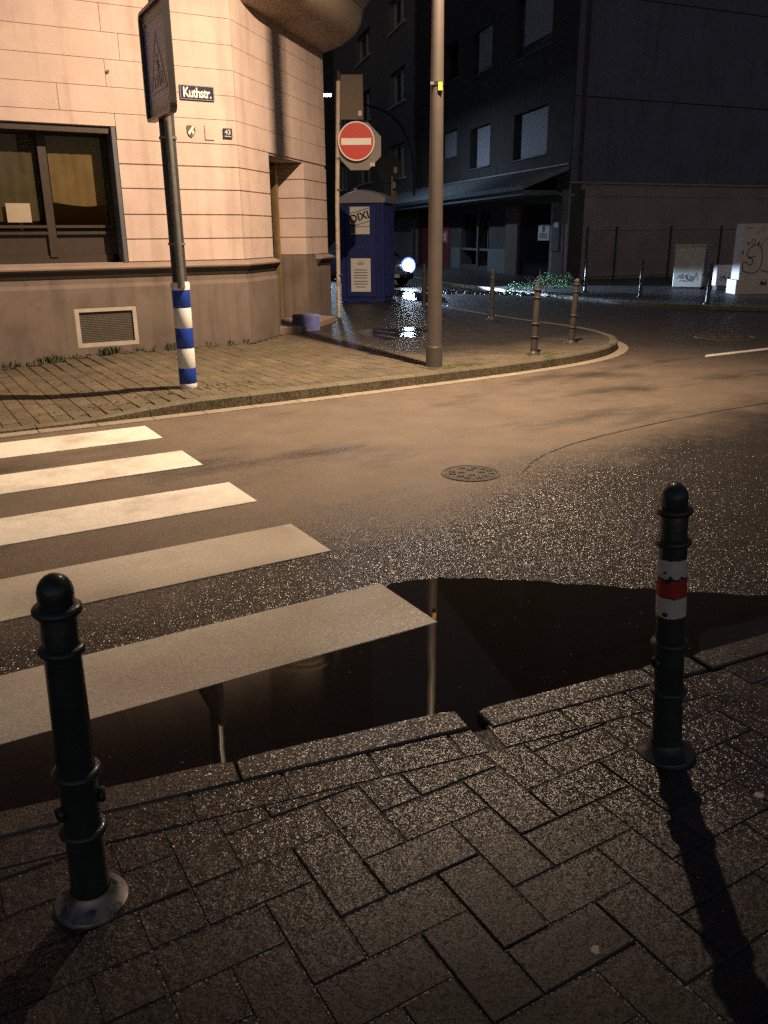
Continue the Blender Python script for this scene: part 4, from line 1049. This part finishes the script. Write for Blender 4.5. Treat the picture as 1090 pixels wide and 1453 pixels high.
nt_ = MB(); nt_.prism([(2.0,-0.068),(2.2,-0.068),(2.2,-0.062),(2.0,-0.062)], 1.66, 1.86); 
for k in range(4): nt_.box(1.75,2.45,-0.068,-0.062,1.44+k*0.05,1.465+k*0.05)
part('notice_print', nt_, M['inkblue'], dsg)
part('number_plate', MB().cbox(0.62,0.95,0.036,0.05,1.79,1.97,0.004), M['signwhite'], ap)
for x in (7.8,9.3,10.5): part('glazing', MB().box(x+0.04,x+1.05,-0.3,-0.26,0.95,2.45), M['glassd'], ap)
part('glazing_bar', MB().box(9.1,9.25,-0.2,0.0,0.25,2.5).box(7.8,11.6,-0.28,-0.1,0.9,0.99).box(8.4,8.46,-0.28,-0.22,1.0,2.1), M['stonebase'], ap)
part('red_wall', MB().box(13.4,19.0,-0.05,0.02,0,2.95), M['redwall'], ap)
rsn = part('red_notice', MB().cbox(13.5,14.35,0.022,0.035,1.2,1.78,0.004), mat('faded_red_notice', (0.5,0.12,0.15), 0.5), ap)
part('notice_print', MB().box(13.75,13.87,0.036,0.04,1.3,1.65).box(14.0,14.12,0.036,0.04,1.3,1.65), M['signwhite'], rsn)
cn = part('canopy', MB().add([(0.1,0,3.75),(24.5,0,3.95),(24.5,1.30,3.17),(0.9,1.30,3.17),(0.1,0,3.62),(24.5,0,3.82),(24.5,1.30,3.04),(0.9,1.30,3.04)],
    [(0,3,2,1),(4,5,6,7),(0,1,5,4),(1,2,6,5),(2,3,7,6),(3,0,4,7)]), M['canopy'], ap)
for k in range(50):
    x = 1.0+k*0.475; zr = 3.75+0.0082*x
    part('seam', MB().tube([(x,0.03,zr-0.005),(x,1.30,3.185)], 0.030, 6), M['seamlight'], cn)
part('ridge_flashing', MB().tube([(0.1,0.03,3.80),(24.5,0.03,4.0)], 0.03, 6), M['shutter'], cn)
part('gutter', MB().box(0.88,24.6,1.29,1.42,3.02,3.16), M['canopy'], cn)
part('soffit', MB().box(0.9,24.5,-0.05,1.28,2.86,3.02), M['stonebase'], cn)
part('downpipe', MB().tube([(0.25,0.5,2.95),(-0.12,0.35,2.86),(-0.18,0.2,2.7),(-0.18,0.15,0.0)], 0.045, 8), M['bluewall'], ap)
part('downpipe', MB().tube([(19.25,0.12,4.0),(19.25,0.12,HA)], 0.07, 8), M['darkwall'], ap)
part('roof', MB().prism([(0.1,0.3),(LA,0.3),(LA,-9.2),(2.5,-9.2)],HA,HA+0.3), M['poledark'], ap)

# lighter grey house further up the side street
BX = (AO[0]+19.35*math.cos(R(AA)), AO[1]+19.35*math.sin(R(AA)))
gh = thing('grey_house', 'lighter grey rendered house with white-framed windows further up the side street', 'house', (BX[0], BX[1], 0), R(AA))
gw = [(2.55,6.3,4.80,6.65),(2.55,6.3,8.80,10.55),(2.55,6.3,12.7,14.3),(11.6,16.1,5.02,6.9),(11.6,16.1,8.9,10.7),(11.6,16.1,12.7,14.3),(20.5,24.0,5.0,6.9),(20.5,24.0,8.9,10.7)]
part('wall', holes_wall(0, 30, 0, HA, -0.4, 0, gw+[(1.15,5.7,0,2.62)]), M['greywall'], gh)
part('wall', MB().box(0,30,-9,-0.42,0,HA), M['greywall'], gh)
for (a, b, z0, z1) in gw:
    w_ = part('window', MB().box(a,b,-0.38,-0.36,z0,z1), M['glassd'], gh)
    mid = a+(b-a)*0.48
    part('frame', MB().box(a,a+0.14,-0.355,-0.1,z0,z1).box(b-0.45,b-0.0,-0.355,-0.28,z0,z1).box(mid-0.2,mid+0.2,-0.355,-0.26,z0,z1).box(a,b,-0.355,-0.29,z1-0.10,z1), M['white'], w_)
    part('sill', MB().box(a-0.15,b+0.15,-0.36,0.10,z0-0.12,z0-0.001), M['white'], w_)
gd = part('garage_door', MB().box(1.1,5.75,-0.3,-0.25,0,2.65), M['garage'], gh)
for k in range(5): part('panel', MB().cbox(1.2,5.65,-0.25,-0.235,0.05+k*0.52,0.53+k*0.52,0.01), M['garage'], gd)
part('roof', MB().box(0,30.3,-9.2,0.3,HA,HA+0.3), M['poledark'], gh)

# gooseneck lamp arm on the facade
ga = thing('gooseneck_lamp', 'thin dark curved lamp arm arching in front of the grey house', 'street lamp', (25.26, 39.44, 0))
part('arm', MB().tube([(0,0,0.06),(0,0,3.1),(-0.03,0.02,4.6),(-0.12,0.07,5.6),(-0.32,0.18,6.35),(-0.62,0.35,6.95),(-1.05,0.60,7.42),(-1.55,0.9,7.72),(-2.28,1.34,7.97)], 0.055, 10), M['black'], ga, smooth=True)
part('lamp_shade', MB().lathe([(0.0,0.12),(0.06,0.12),(0.16,0.0),(0.15,-0.02),(0.0,-0.02)], 16, -2.3, 1.35).warp(lambda q: (q[0],q[1],q[2]+7.92)), M['black'], ga)

# right-hand wall: pinkish below, slate-blue above
rw = thing('end_house', 'windowless house side with pinkish lower wall and slate-blue cladding above, behind the cabinets', 'building', (AO[0]+0.02, AO[1]-0.0, 0), R(-5.5))
def EH(y, z0, z1, mb=None): return (mb or MB()).prism([(0.0,y),(24,y),(24,9),(2.4,9)], z0, z1)
part('lower_wall', EH(0.0,0,3.19), M['pinkwall'], rw)
part('upper_wall', EH(-0.04,3.25,5.82,EH(-0.035,5.86,8.76,EH(-0.03,8.80,11.7,EH(-0.03,11.75,15)))), M['bluewall'], rw)
part('string_course', MB().box(-0.02,24,-0.09,0,3.19,3.25).box(0,24,-0.03,0,2.80,2.86), M['pinkwall'], rw)
part('joint_strip', MB().box(0,24,-0.02,0.2,5.82,5.86).box(0,24,-0.02,0.2,8.76,8.80).box(0,24,-0.02,0.2,11.7,11.75), M['black'], rw)
part('roof', EH(-0.3,15,15.25), M['poledark'], rw)
# fence in front of it
fe = thing('fence', 'low dark wire fence along the foot of the pinkish wall', 'fence', (20.3, 21.6, RP), R(-7))
for x in (0.35,1.55,3.9,6.2,8.5,10.8): part('post', MB().box(x-0.028,x+0.028,-0.028,0.028,0,1.72).box(x-0.035,x+0.035,-0.035,0.035,1.72,1.75), M['poledark'], fe)
part('rail', MB().tube([(0.35,0,1.62),(10.8,0,1.62)],0.008,6).tube([(0.35,0,0.12),(10.8,0,0.12)],0.014,6), M['poledark'], fe)
wr = MB()
for k in range(64):
    x = 0.4+k*0.163; wr.tube([(x,0,0.12),(x,0,1.62)],0.0022,4,False)
for k in range(8): wr.tube([(0.35,0,0.3+k*0.17),(10.8,0,0.3+k*0.17)],0.0022,4,False)
part('wire_mesh', wr, M['pillar'], fe, kind='stuff')

# ================================================================== CABINETS
def squig(mb, pts, w, m4, closed=False):
    P = catmull(pts, 4)
    for i in range(len(P)-1):
        p, q = Vector(P[i]), Vector(P[i+1]); d = (q-p)
        if d.length < 1e-5: continue
        d.normalize(); n_ = Vector((-d.y,d.x))*w/2; e = d*w*0.3
        v = [m4 @ Vector((c.x,-0.0,c.y)) for c in (p+n_-e,p-n_-e,q-n_+e,q+n_+e)]
        mb.add(v, [(0,1,2,3)])
def scribble(mb, x, z, w, h, m4, seed, lw=0.012, n=9):
    r_ = random.Random(seed); pts = []
    for k in range(n): pts.append((x+w*k/(n-1)+r_.uniform(-w,w)*0.10, z+(h if k%2 else 0)*r_.uniform(0.5,1)))
    squig(mb, pts, lw, m4)
c1_ = thing('utility_cabinet', 'grey street cabinet seen on its corner with graffiti scrawls, left of the white cabinets', 'cabinet', (20.15, 16.35, RP), R(29.5))
part('body', MB().cbox(0,0.85,0,0.80,0.06,1.17,0.015), M['cabinet2'], c1_)
part('base', MB().box(0.05,0.80,0.05,0.75,-0.05,0.06), M['poledark'], c1_)
part('roof', MB().cbox(-0.03,0.88,-0.03,0.83,1.17,1.22,0.015), M['cabinet2'], c1_)
gr = MB(); LM = Matrix.Rotation(R(-90),4,'Z')@Matrix.Translation((-0.8,-0.004,0))   # left face (x=0 plane)
LM = Matrix(((0,-1,0,-0.004),(-1,0,0,0.80),(0,0,1,0),(0,0,0,1)))
LM = Matrix(((0,1,0,-0.004),(-1,0,0,0.80),(0,0,1,0),(0,0,0,1)))
scribble(gr, 0.12, 0.28, 0.28, 0.14, LM, 1, 0.016, 8); scribble(gr, 0.35, 0.24, 0.30, 0.20, LM, 2, 0.016, 9); scribble(gr, 0.2, 0.2, 0.35, 0.05, LM, 3, 0.012)
FM = Matrix.Translation((0,-0.004,0))
for k in range(9): scribble(gr, 0.1+0.04*(k%3), 0.35+0.085*k, 0.45, 0.09, FM, 10+k, 0.018, 8)
part('graffiti', gr, M['inkblue'], c1_)
part('sticker', MB().box(-0.006,-0.002,0.52,0.68,1.05,1.10), M['yellow'], c1_)
c2_ = thing('utility_cabinet', 'low pale cabinet between the grey cabinet and the big white one', 'cabinet', (20.05, 15.80, RP), R(-30))
part('body', MB().cbox(0,0.75,0,0.35,0.13,0.68,0.012), M['cabinet'], c2_); part('base', MB().box(0.05,0.7,0.03,0.32,-0.06,0.13), M['poledark'], c2_)
gr = MB(); scribble(gr, 0.10, 0.25, 0.25, 0.2, FM, 21, 0.014); scribble(gr, 0.38, 0.2, 0.12, 0.15, FM, 22, 0.02, 7); part('graffiti', gr, M['ink'], c2_)
c3_ = thing('utility_cabinet', 'tall white cabinet at the right edge with a large black graffiti figure', 'cabinet', (19.27, 14.55, RP), R(-30))
part('body', MB().cbox(0.05,1.9,0,0.5,0.36,1.74,0.012), M['cabinet'], c3_); part('base', MB().cbox(-0.02,1.95,-0.05,0.55,-0.05,0.355,0.01), M['cabinet'], c3_)
gr = MB()
squig(gr, [(0.42,0.93),(0.22,0.93),(0.22,1.10),(0.40,1.22),(0.55,1.12),(0.60,0.85),(0.55,0.62),(0.40,0.52),(0.15,0.58),(0.13,0.80),(0.32,0.72),(0.36,0.86),(0.25,0.90)], 0.022, FM)
squig(gr, [(0.60,0.60),(0.75,0.55),(0.95,0.56),(1.2,0.7)], 0.022, FM); squig(gr, [(0.52,1.18),(0.62,1.35),(0.8,1.45),(1.0,1.4)], 0.012, FM)
squig(gr, [(0.30,1.22),(0.28,1.32),(0.33,1.36),(0.37,1.28),(0.33,1.22)], 0.016, FM); squig(gr, [(0.20,1.22),(0.17,1.28),(0.24,1.26)], 0.02, FM); squig(gr, [(0.44,1.24),(0.48,1.29),(0.45,1.2)], 0.024, FM)
squig(gr, [(0.40,1.48),(0.48,1.60),(0.55,1.66),(0.58,1.52)], 0.009, FM); scribble(gr, 0.12, 1.62, 0.16, 0.05, FM, 31, 0.010, 7); squig(gr, [(0.06,1.02),(0.09,1.07),(0.07,1.0)], 0.025, FM)
part('graffiti', gr, M['ink'], c3_)
gr = MB(); scribble(gr, 0.62, 0.22, 0.14, 0.1, Matrix.Translation((0,-0.054,0)), 32, 0.025, 7); part('graffiti', gr, M['ink'], c3_)

# ================================================================== CAR WITH LIT HEADLIGHT
ca = thing('car', 'black car coming up the side street with its headlight on, half hidden by the toilet', 'car', (14.17, 23.5, 0.0), R(72.5-90+12))
# local -y is the front, x across
def car_body():
    sec = [(-0.0,0.25,0.62,0.80),(0.15,0.22,0.76,0.88),(0.9,0.20,0.92,0.90),(1.25,0.20,0.96,0.90)]
    mb = MB(); rings = []
    prof = [(-0.05,0.30,0.50,0.72),(0.05,0.22,0.70,0.84),(0.35,0.20,0.82,0.88),(1.0,0.20,0.93,0.90),(1.05,0.20,0.95,0.90),(3.6,0.20,0.97,0.90),(4.1,0.22,0.9,0.86),(4.2,0.3,0.7,0.8)]
    for y, z0, z1, w in prof: rings.append([(-w+0.06,y,z0),(-w,y,z0+0.1),(-w,y,z1-0.18),(-w+0.10,y,z1),(w-0.10,y,z1),(w,y,z1-0.18),(w,y,z0+0.1),(w-0.06,y,z0)])
    n = 8; vs = [q for r_ in rings for q in r_]; fs = []
    for i in range(len(rings)-1):
        for k in range(n): l = (k+1)%n; fs.append((i*n+k,(i+1)*n+k,(i+1)*n+l,i*n+l))
    fs += [tuple(range(n)), tuple((len(rings)-1)*n+k for k in range(n-1,-1,-1))]
    return mb.add(vs, fs)
part('body', car_body(), M['carpaint'], ca, smooth=True)
cb = MB(); rings = []
for y, z, w in ((1.0,0.94,0.80),(1.75,1.38,0.62),(3.1,1.42,0.62),(3.9,0.96,0.78)): rings.append((y,z,w))
vs = []; 
for y, z, w in rings: vs += [(-w,y,z),(w,y,z)]
vs += [(-0.82,1.0,0.9),(0.82,1.0,0.9),(-0.82,3.95,0.9),(0.82,3.95,0.9)]
cb.add(vs, [(0,1,3,2),(2,3,5,4),(4,5,7,6),(0,2,4,6,10,8),(1,9,11,7,5,3)]); part('cabin', cb, M['glassd'], ca)
part('roof', MB().box(-0.60,0.60,1.75,3.1,1.41,1.45), M['carpaint'], ca)
for sx in (-1, 1):
    for y in (0.8, 3.35):
        w_ = MB().lathe([(0.0,-0.1),(0.29,-0.1),(0.32,-0.06),(0.32,0.06),(0.29,0.1),(0.0,0.1)], 24); w_.xf(Matrix.Translation((sx*0.80,y,0.32)) @ Matrix.Rotation(R(90),4,'Y'))
        wh = part('wheel', w_, M['rubber'], ca, smooth=True)
        r_ = MB().lathe([(0.0,0.0),(0.19,0.0),(0.20,0.02)], 20); r_.xf(Matrix.Translation((sx*0.905,y,0.32)) @ Matrix.Rotation(R(90*sx),4,'Y')); part('rim', r_, M['galv'], wh)
gl = MB()
for k in range(5): gl.box(-0.38,0.38,-0.075,-0.03,0.42+k*0.05,0.44+k*0.05)
part('grille', gl, M['galv'], ca); part('number_plate', MB().box(-0.26,0.26,-0.10,-0.06,0.30,0.40), M['signwhite'], ca)
for sx in (-1, 1):
    h_ = MB().lathe([(0.0,0.05),(0.12,0.04),(0.19,0.0),(0.195,-0.06)], 24); h_.xf(Matrix.Translation((sx*0.62,-0.03,0.66)) @ Matrix.Rotation(R(90),4,'X'))
    hl = part('headlight', h_, M['headglow'], ca, smooth=True)
    h_ = MB().lathe([(0.19,0.0),(0.20,0.012),(0.235,0.008),(0.26,-0.02)], 28); h_.xf(Matrix.Translation((sx*0.62,-0.03,0.66)) @ Matrix.Rotation(R(90),4,'X'))
    part('halo_ring', h_, M['haloglow'], hl, smooth=True)  # glowing ring added to widen the headlight's flare
# (beam added after the matrices are known)
bpy.context.view_layer.update()
# dipped beam: wide and flat, with nothing much above the horizontal
for sx, yaw, pw, wx in ((-1,0,0.10,4.0),(1,0,0.14,4.0),(1,31,0.8,3.8)):
    sd = bpy.data.lights.new('headlight_beam', 'SPOT'); sd.energy = HEAD_W*pw; sd.color = HEAD_COL; sd.spot_size = R(15); sd.spot_blend = 0.5; sd.shadow_soft_size = 0.05
    so = bpy.data.objects.new('headlight_beam', sd); col.objects.link(so); so.parent = ca; so.location = (sx*0.62,-0.25,0.67)
    so.rotation_euler = (Matrix.Rotation(R(yaw),4,'Z') @ Vector((0,-math.cos(R(6.5)),-math.sin(R(6.5))))).to_track_quat('-Z','Y').to_euler(); so.scale = (wx, 1, 1)

# white street lamp far up the side street
fl2 = thing('street_lamp', 'distant white-glowing street lamp just right of the corner house', 'street lamp', (16.6, 33.3, PH))
part('mast', MB().tube([(0,0,0),(0,0,6.9)],[0.07,0.05],10), M['poledark'], fl2)
hd2 = part('lamp_head', MB().prism([(-0.1,-0.12),(0.55,-0.38),(0.65,-0.22),(0.02,0.08)], 6.9, 7.0, 0.02), M['poledark'], fl2)
part('lens', MB().prism([(0.05,-0.12),(0.52,-0.32),(0.56,-0.24),(0.10,-0.03)], 6.82, 6.895), M['farglow'], hd2)
fd = bpy.data.lights.new('far_lamp_light', 'AREA'); fd.size = 0.4; fd.energy = FAR_W; fd.color = FAR_COL
fo = bpy.data.objects.new('far_lamp_light', fd); col.objects.link(fo); fo.location = (16.6+0.32, 33.3-0.17, 6.85)

# block closing the view at the far end of the street
fb = thing('distant_building', 'dark distant building closing the side street, with two small lit windows', 'building', (22, 72, 0), R(-30))
part('wall', MB().box(-14,16,0,8,0,22), M['darkwall'], fb)
part('roof', MB().box(-14.3,16.3,-0.3,8.3,22,22.4), M['poledark'], fb)
def hit(px_, py_):       # helper worked out once: where two lit panes stand
    return None
for x, z, w, h in ((14.15,15.4,0.4,0.9),(14.2,5.9,0.45,0.5)): 
    w_ = part('window', MB().box(x,x+w,-0.03,-0.002,z,z+h), M['winlit'], fb); part('frame', MB().box(x-0.08,x,-0.05,0,z-0.08,z+h+0.08).box(x+w,x+w+0.08,-0.05,0,z-0.08,z+h+0.08), M['poledark'], w_)
lt = thing('neighbour_house', 'dark neighbouring house beyond the corner house on the left of the side street', 'building', (10.05, 24.0, 0), R(72.5))
part('wall', MB().box(0,22,0,8,0,12), M['bluewall'], lt); part('roof', MB().box(-0.2,22.2,-0.3,8.2,12,12.3), M['poledark'], lt)
for k in range(3):
    for z in (4.0, 7.6):
        w_ = part('window', MB().box(2+k*6,3.4+k*6,-0.03,0.0,z,z+1.6), M['glassd'], lt); part('sill', MB().box(1.9+k*6,3.5+k*6,-0.12,0,z-0.1,z), M['stonebase'], w_)

# ================================================================== VEGETATION
def blades(mb, x, y, z, n, h, spread, r_, w=0.006):
    for _ in range(n):
        a = r_.uniform(0, 2*math.pi); d = r_.uniform(0, spread); bx_, by_ = x+math.cos(a)*d, y+math.sin(a)*d
        hh = h*r_.uniform(0.5,1.2); b = r_.uniform(0,2*math.pi); l = hh*r_.uniform(0.3,1.0); ww = w*r_.uniform(.6,1.3)
        px_, py_ = -math.sin(b)*ww, math.cos(b)*ww
        m1 = (bx_+math.cos(b)*l*0.35, by_+math.sin(b)*l*0.35, z+hh*0.7); t_ = (bx_+math.cos(b)*l, by_+math.sin(b)*l, z+hh)
        mb.add([(bx_-px_,by_-py_,z),(bx_+px_,by_+py_,z),(m1[0]+px_,m1[1]+py_,m1[2]),(m1[0]-px_,m1[1]-py_,m1[2]),t_], [(0,1,2,3),(3,2,4)])
vr_ = random.Random(11)
ws = MB()
x = -1.0
while x < 4.6:
    blades(ws, x, 11.59-vr_.uniform(0,0.03), ph(x,11.6), vr_.choice((2,3,6,10)), vr_.choice((0.02,0.03,0.06)), 0.05, vr_); x += vr_.uniform(0.03,0.12)
for x, n in ((1.35,16),(1.75,60),(1.9,40),(2.5,80),(2.65,50),(3.42,30)): blades(ws, x, 11.55, ph(x,11.5), n, 0.085, 0.14, vr_, 0.007)
tag(part('weeds', ws, M['grass']), 'straggly weeds along the foot of the house wall', 'weeds', kind='stuff')
ms = MB()                         # mossy clumps at posts and kerb joints
for (x0, x1, y0, y1, n) in ((2.62,3.4,8.12,8.42,110),(5.35,6.1,7.95,8.15,160),(1.0,2.6,8.1,8.3,40),(7.0,7.6,8.15,8.4,60)):
    for _ in range(n):
        x, y = vr_.uniform(x0,x1), vr_.uniform(y0,y1); s = vr_.uniform(0.006,0.018); z = ph(x,y)
        ms.lathe([(s*1.2,z-0.002),(s,z+s*0.35),(s*0.2,z+s*0.6)], 6, x, y)
tag(part('moss_clumps', ms, M['moss']), kind='stuff')
rub = MB()                        # crumbs of mortar and leaves along the wall foot
for _ in range(420):
    x = vr_.uniform(-1.0,4.9); y = 11.60-abs(vr_.gauss(0,0.05)) + (max(0,x-4.58)); s = vr_.uniform(0.005,0.016); z = ph(x,y)
    rub.lathe([(s,z-0.003),(s*0.8,z+s*0.5),(s*0.1,z+s*0.7)], 5, x, y)
tag(part('debris', rub, M['twig']), kind='stuff')
bu = thing('bush', 'low spreading green bush lit by the headlight at the far pavement corner', 'bush', (15.9, 18.2, RP))
lv = MB()
for _ in range(1500):
    # two mounds: a low one to the left, a taller one to the right
    if vr_.random() < 0.4: c = (-0.55,-0.1,0.10); e = (0.55,0.45,0.28)
    else: c = (0.35,0.0,0.22); e = (0.55,0.5,0.48)
    a = vr_.uniform(0,2*math.pi); el = vr_.uniform(-0.1,1.0); rr = vr_.uniform(0.55,1.08)
    hx, hy = math.cos(R(-30.5)), math.sin(R(-30.5))
    lx, ly, lz = e[0]*math.cos(a)*math.cos(el)*rr, e[1]*math.sin(a)*math.cos(el)*rr, abs(e[2]*math.sin(el))*rr
    X, Y = c[0]+lx, c[1]+ly; p_ = Vector((X*hx-Y*hy, X*hy+Y*hx, max(0.02,c[2]*0.5+lz)))
    s = vr_.uniform(0.02,0.05); u = Vector((vr_.uniform(-1,1),vr_.uniform(-1,1),vr_.uniform(-1,1))).normalized(); w_ = u.orthogonal().normalized()
    lv.add([p_-w_*s*0.4, p_+u*s*0.8, p_+w_*s*0.4, p_-u*s*0.6], [(0,1,2,3)])
part('foliage', lv, M['leaf'], bu)
tw = MB()
for k in range(14):
    a = k*0.45; tw.tube([(0.1*math.cos(a),0.1*math.sin(a),0),(0.35*math.cos(a),0.3*math.sin(a),0.25),(0.5*math.cos(a*1.3),0.45*math.sin(a*1.1),0.45)],[0.008,0.006,0.003],5,False)
part('stem', tw, M['twig'], bu)
tf = thing('grass_tuft', 'tuft of grass at the right foot of the blue toilet', 'grass', (10.35, 17.3, PH))
gt = MB(); blades(gt, 0.1, 0.4, 0, 260, 0.24, 0.45, vr_, 0.008); blades(gt, 0.3, 1.1, 0, 160, 0.22, 0.4, vr_, 0.008); part('blade', gt, M['grass'], tf, kind='stuff')
cob = MB()                        # loose cobbles and rubble at the mouth of the wet street
for _ in range(240):
    t_ = vr_.random(); x = 14.2+t_*1.6+vr_.gauss(0,0.25); y = 20.6-t_*2.5+vr_.gauss(0,0.35); s = vr_.uniform(0.03,0.09)
    cob.lathe([(s,0.0),(s*0.9,s*0.5),(s*0.3,s*0.7)], 6, x, y)
tag(part('rubble', cob, M['sidebed']), kind='stuff')
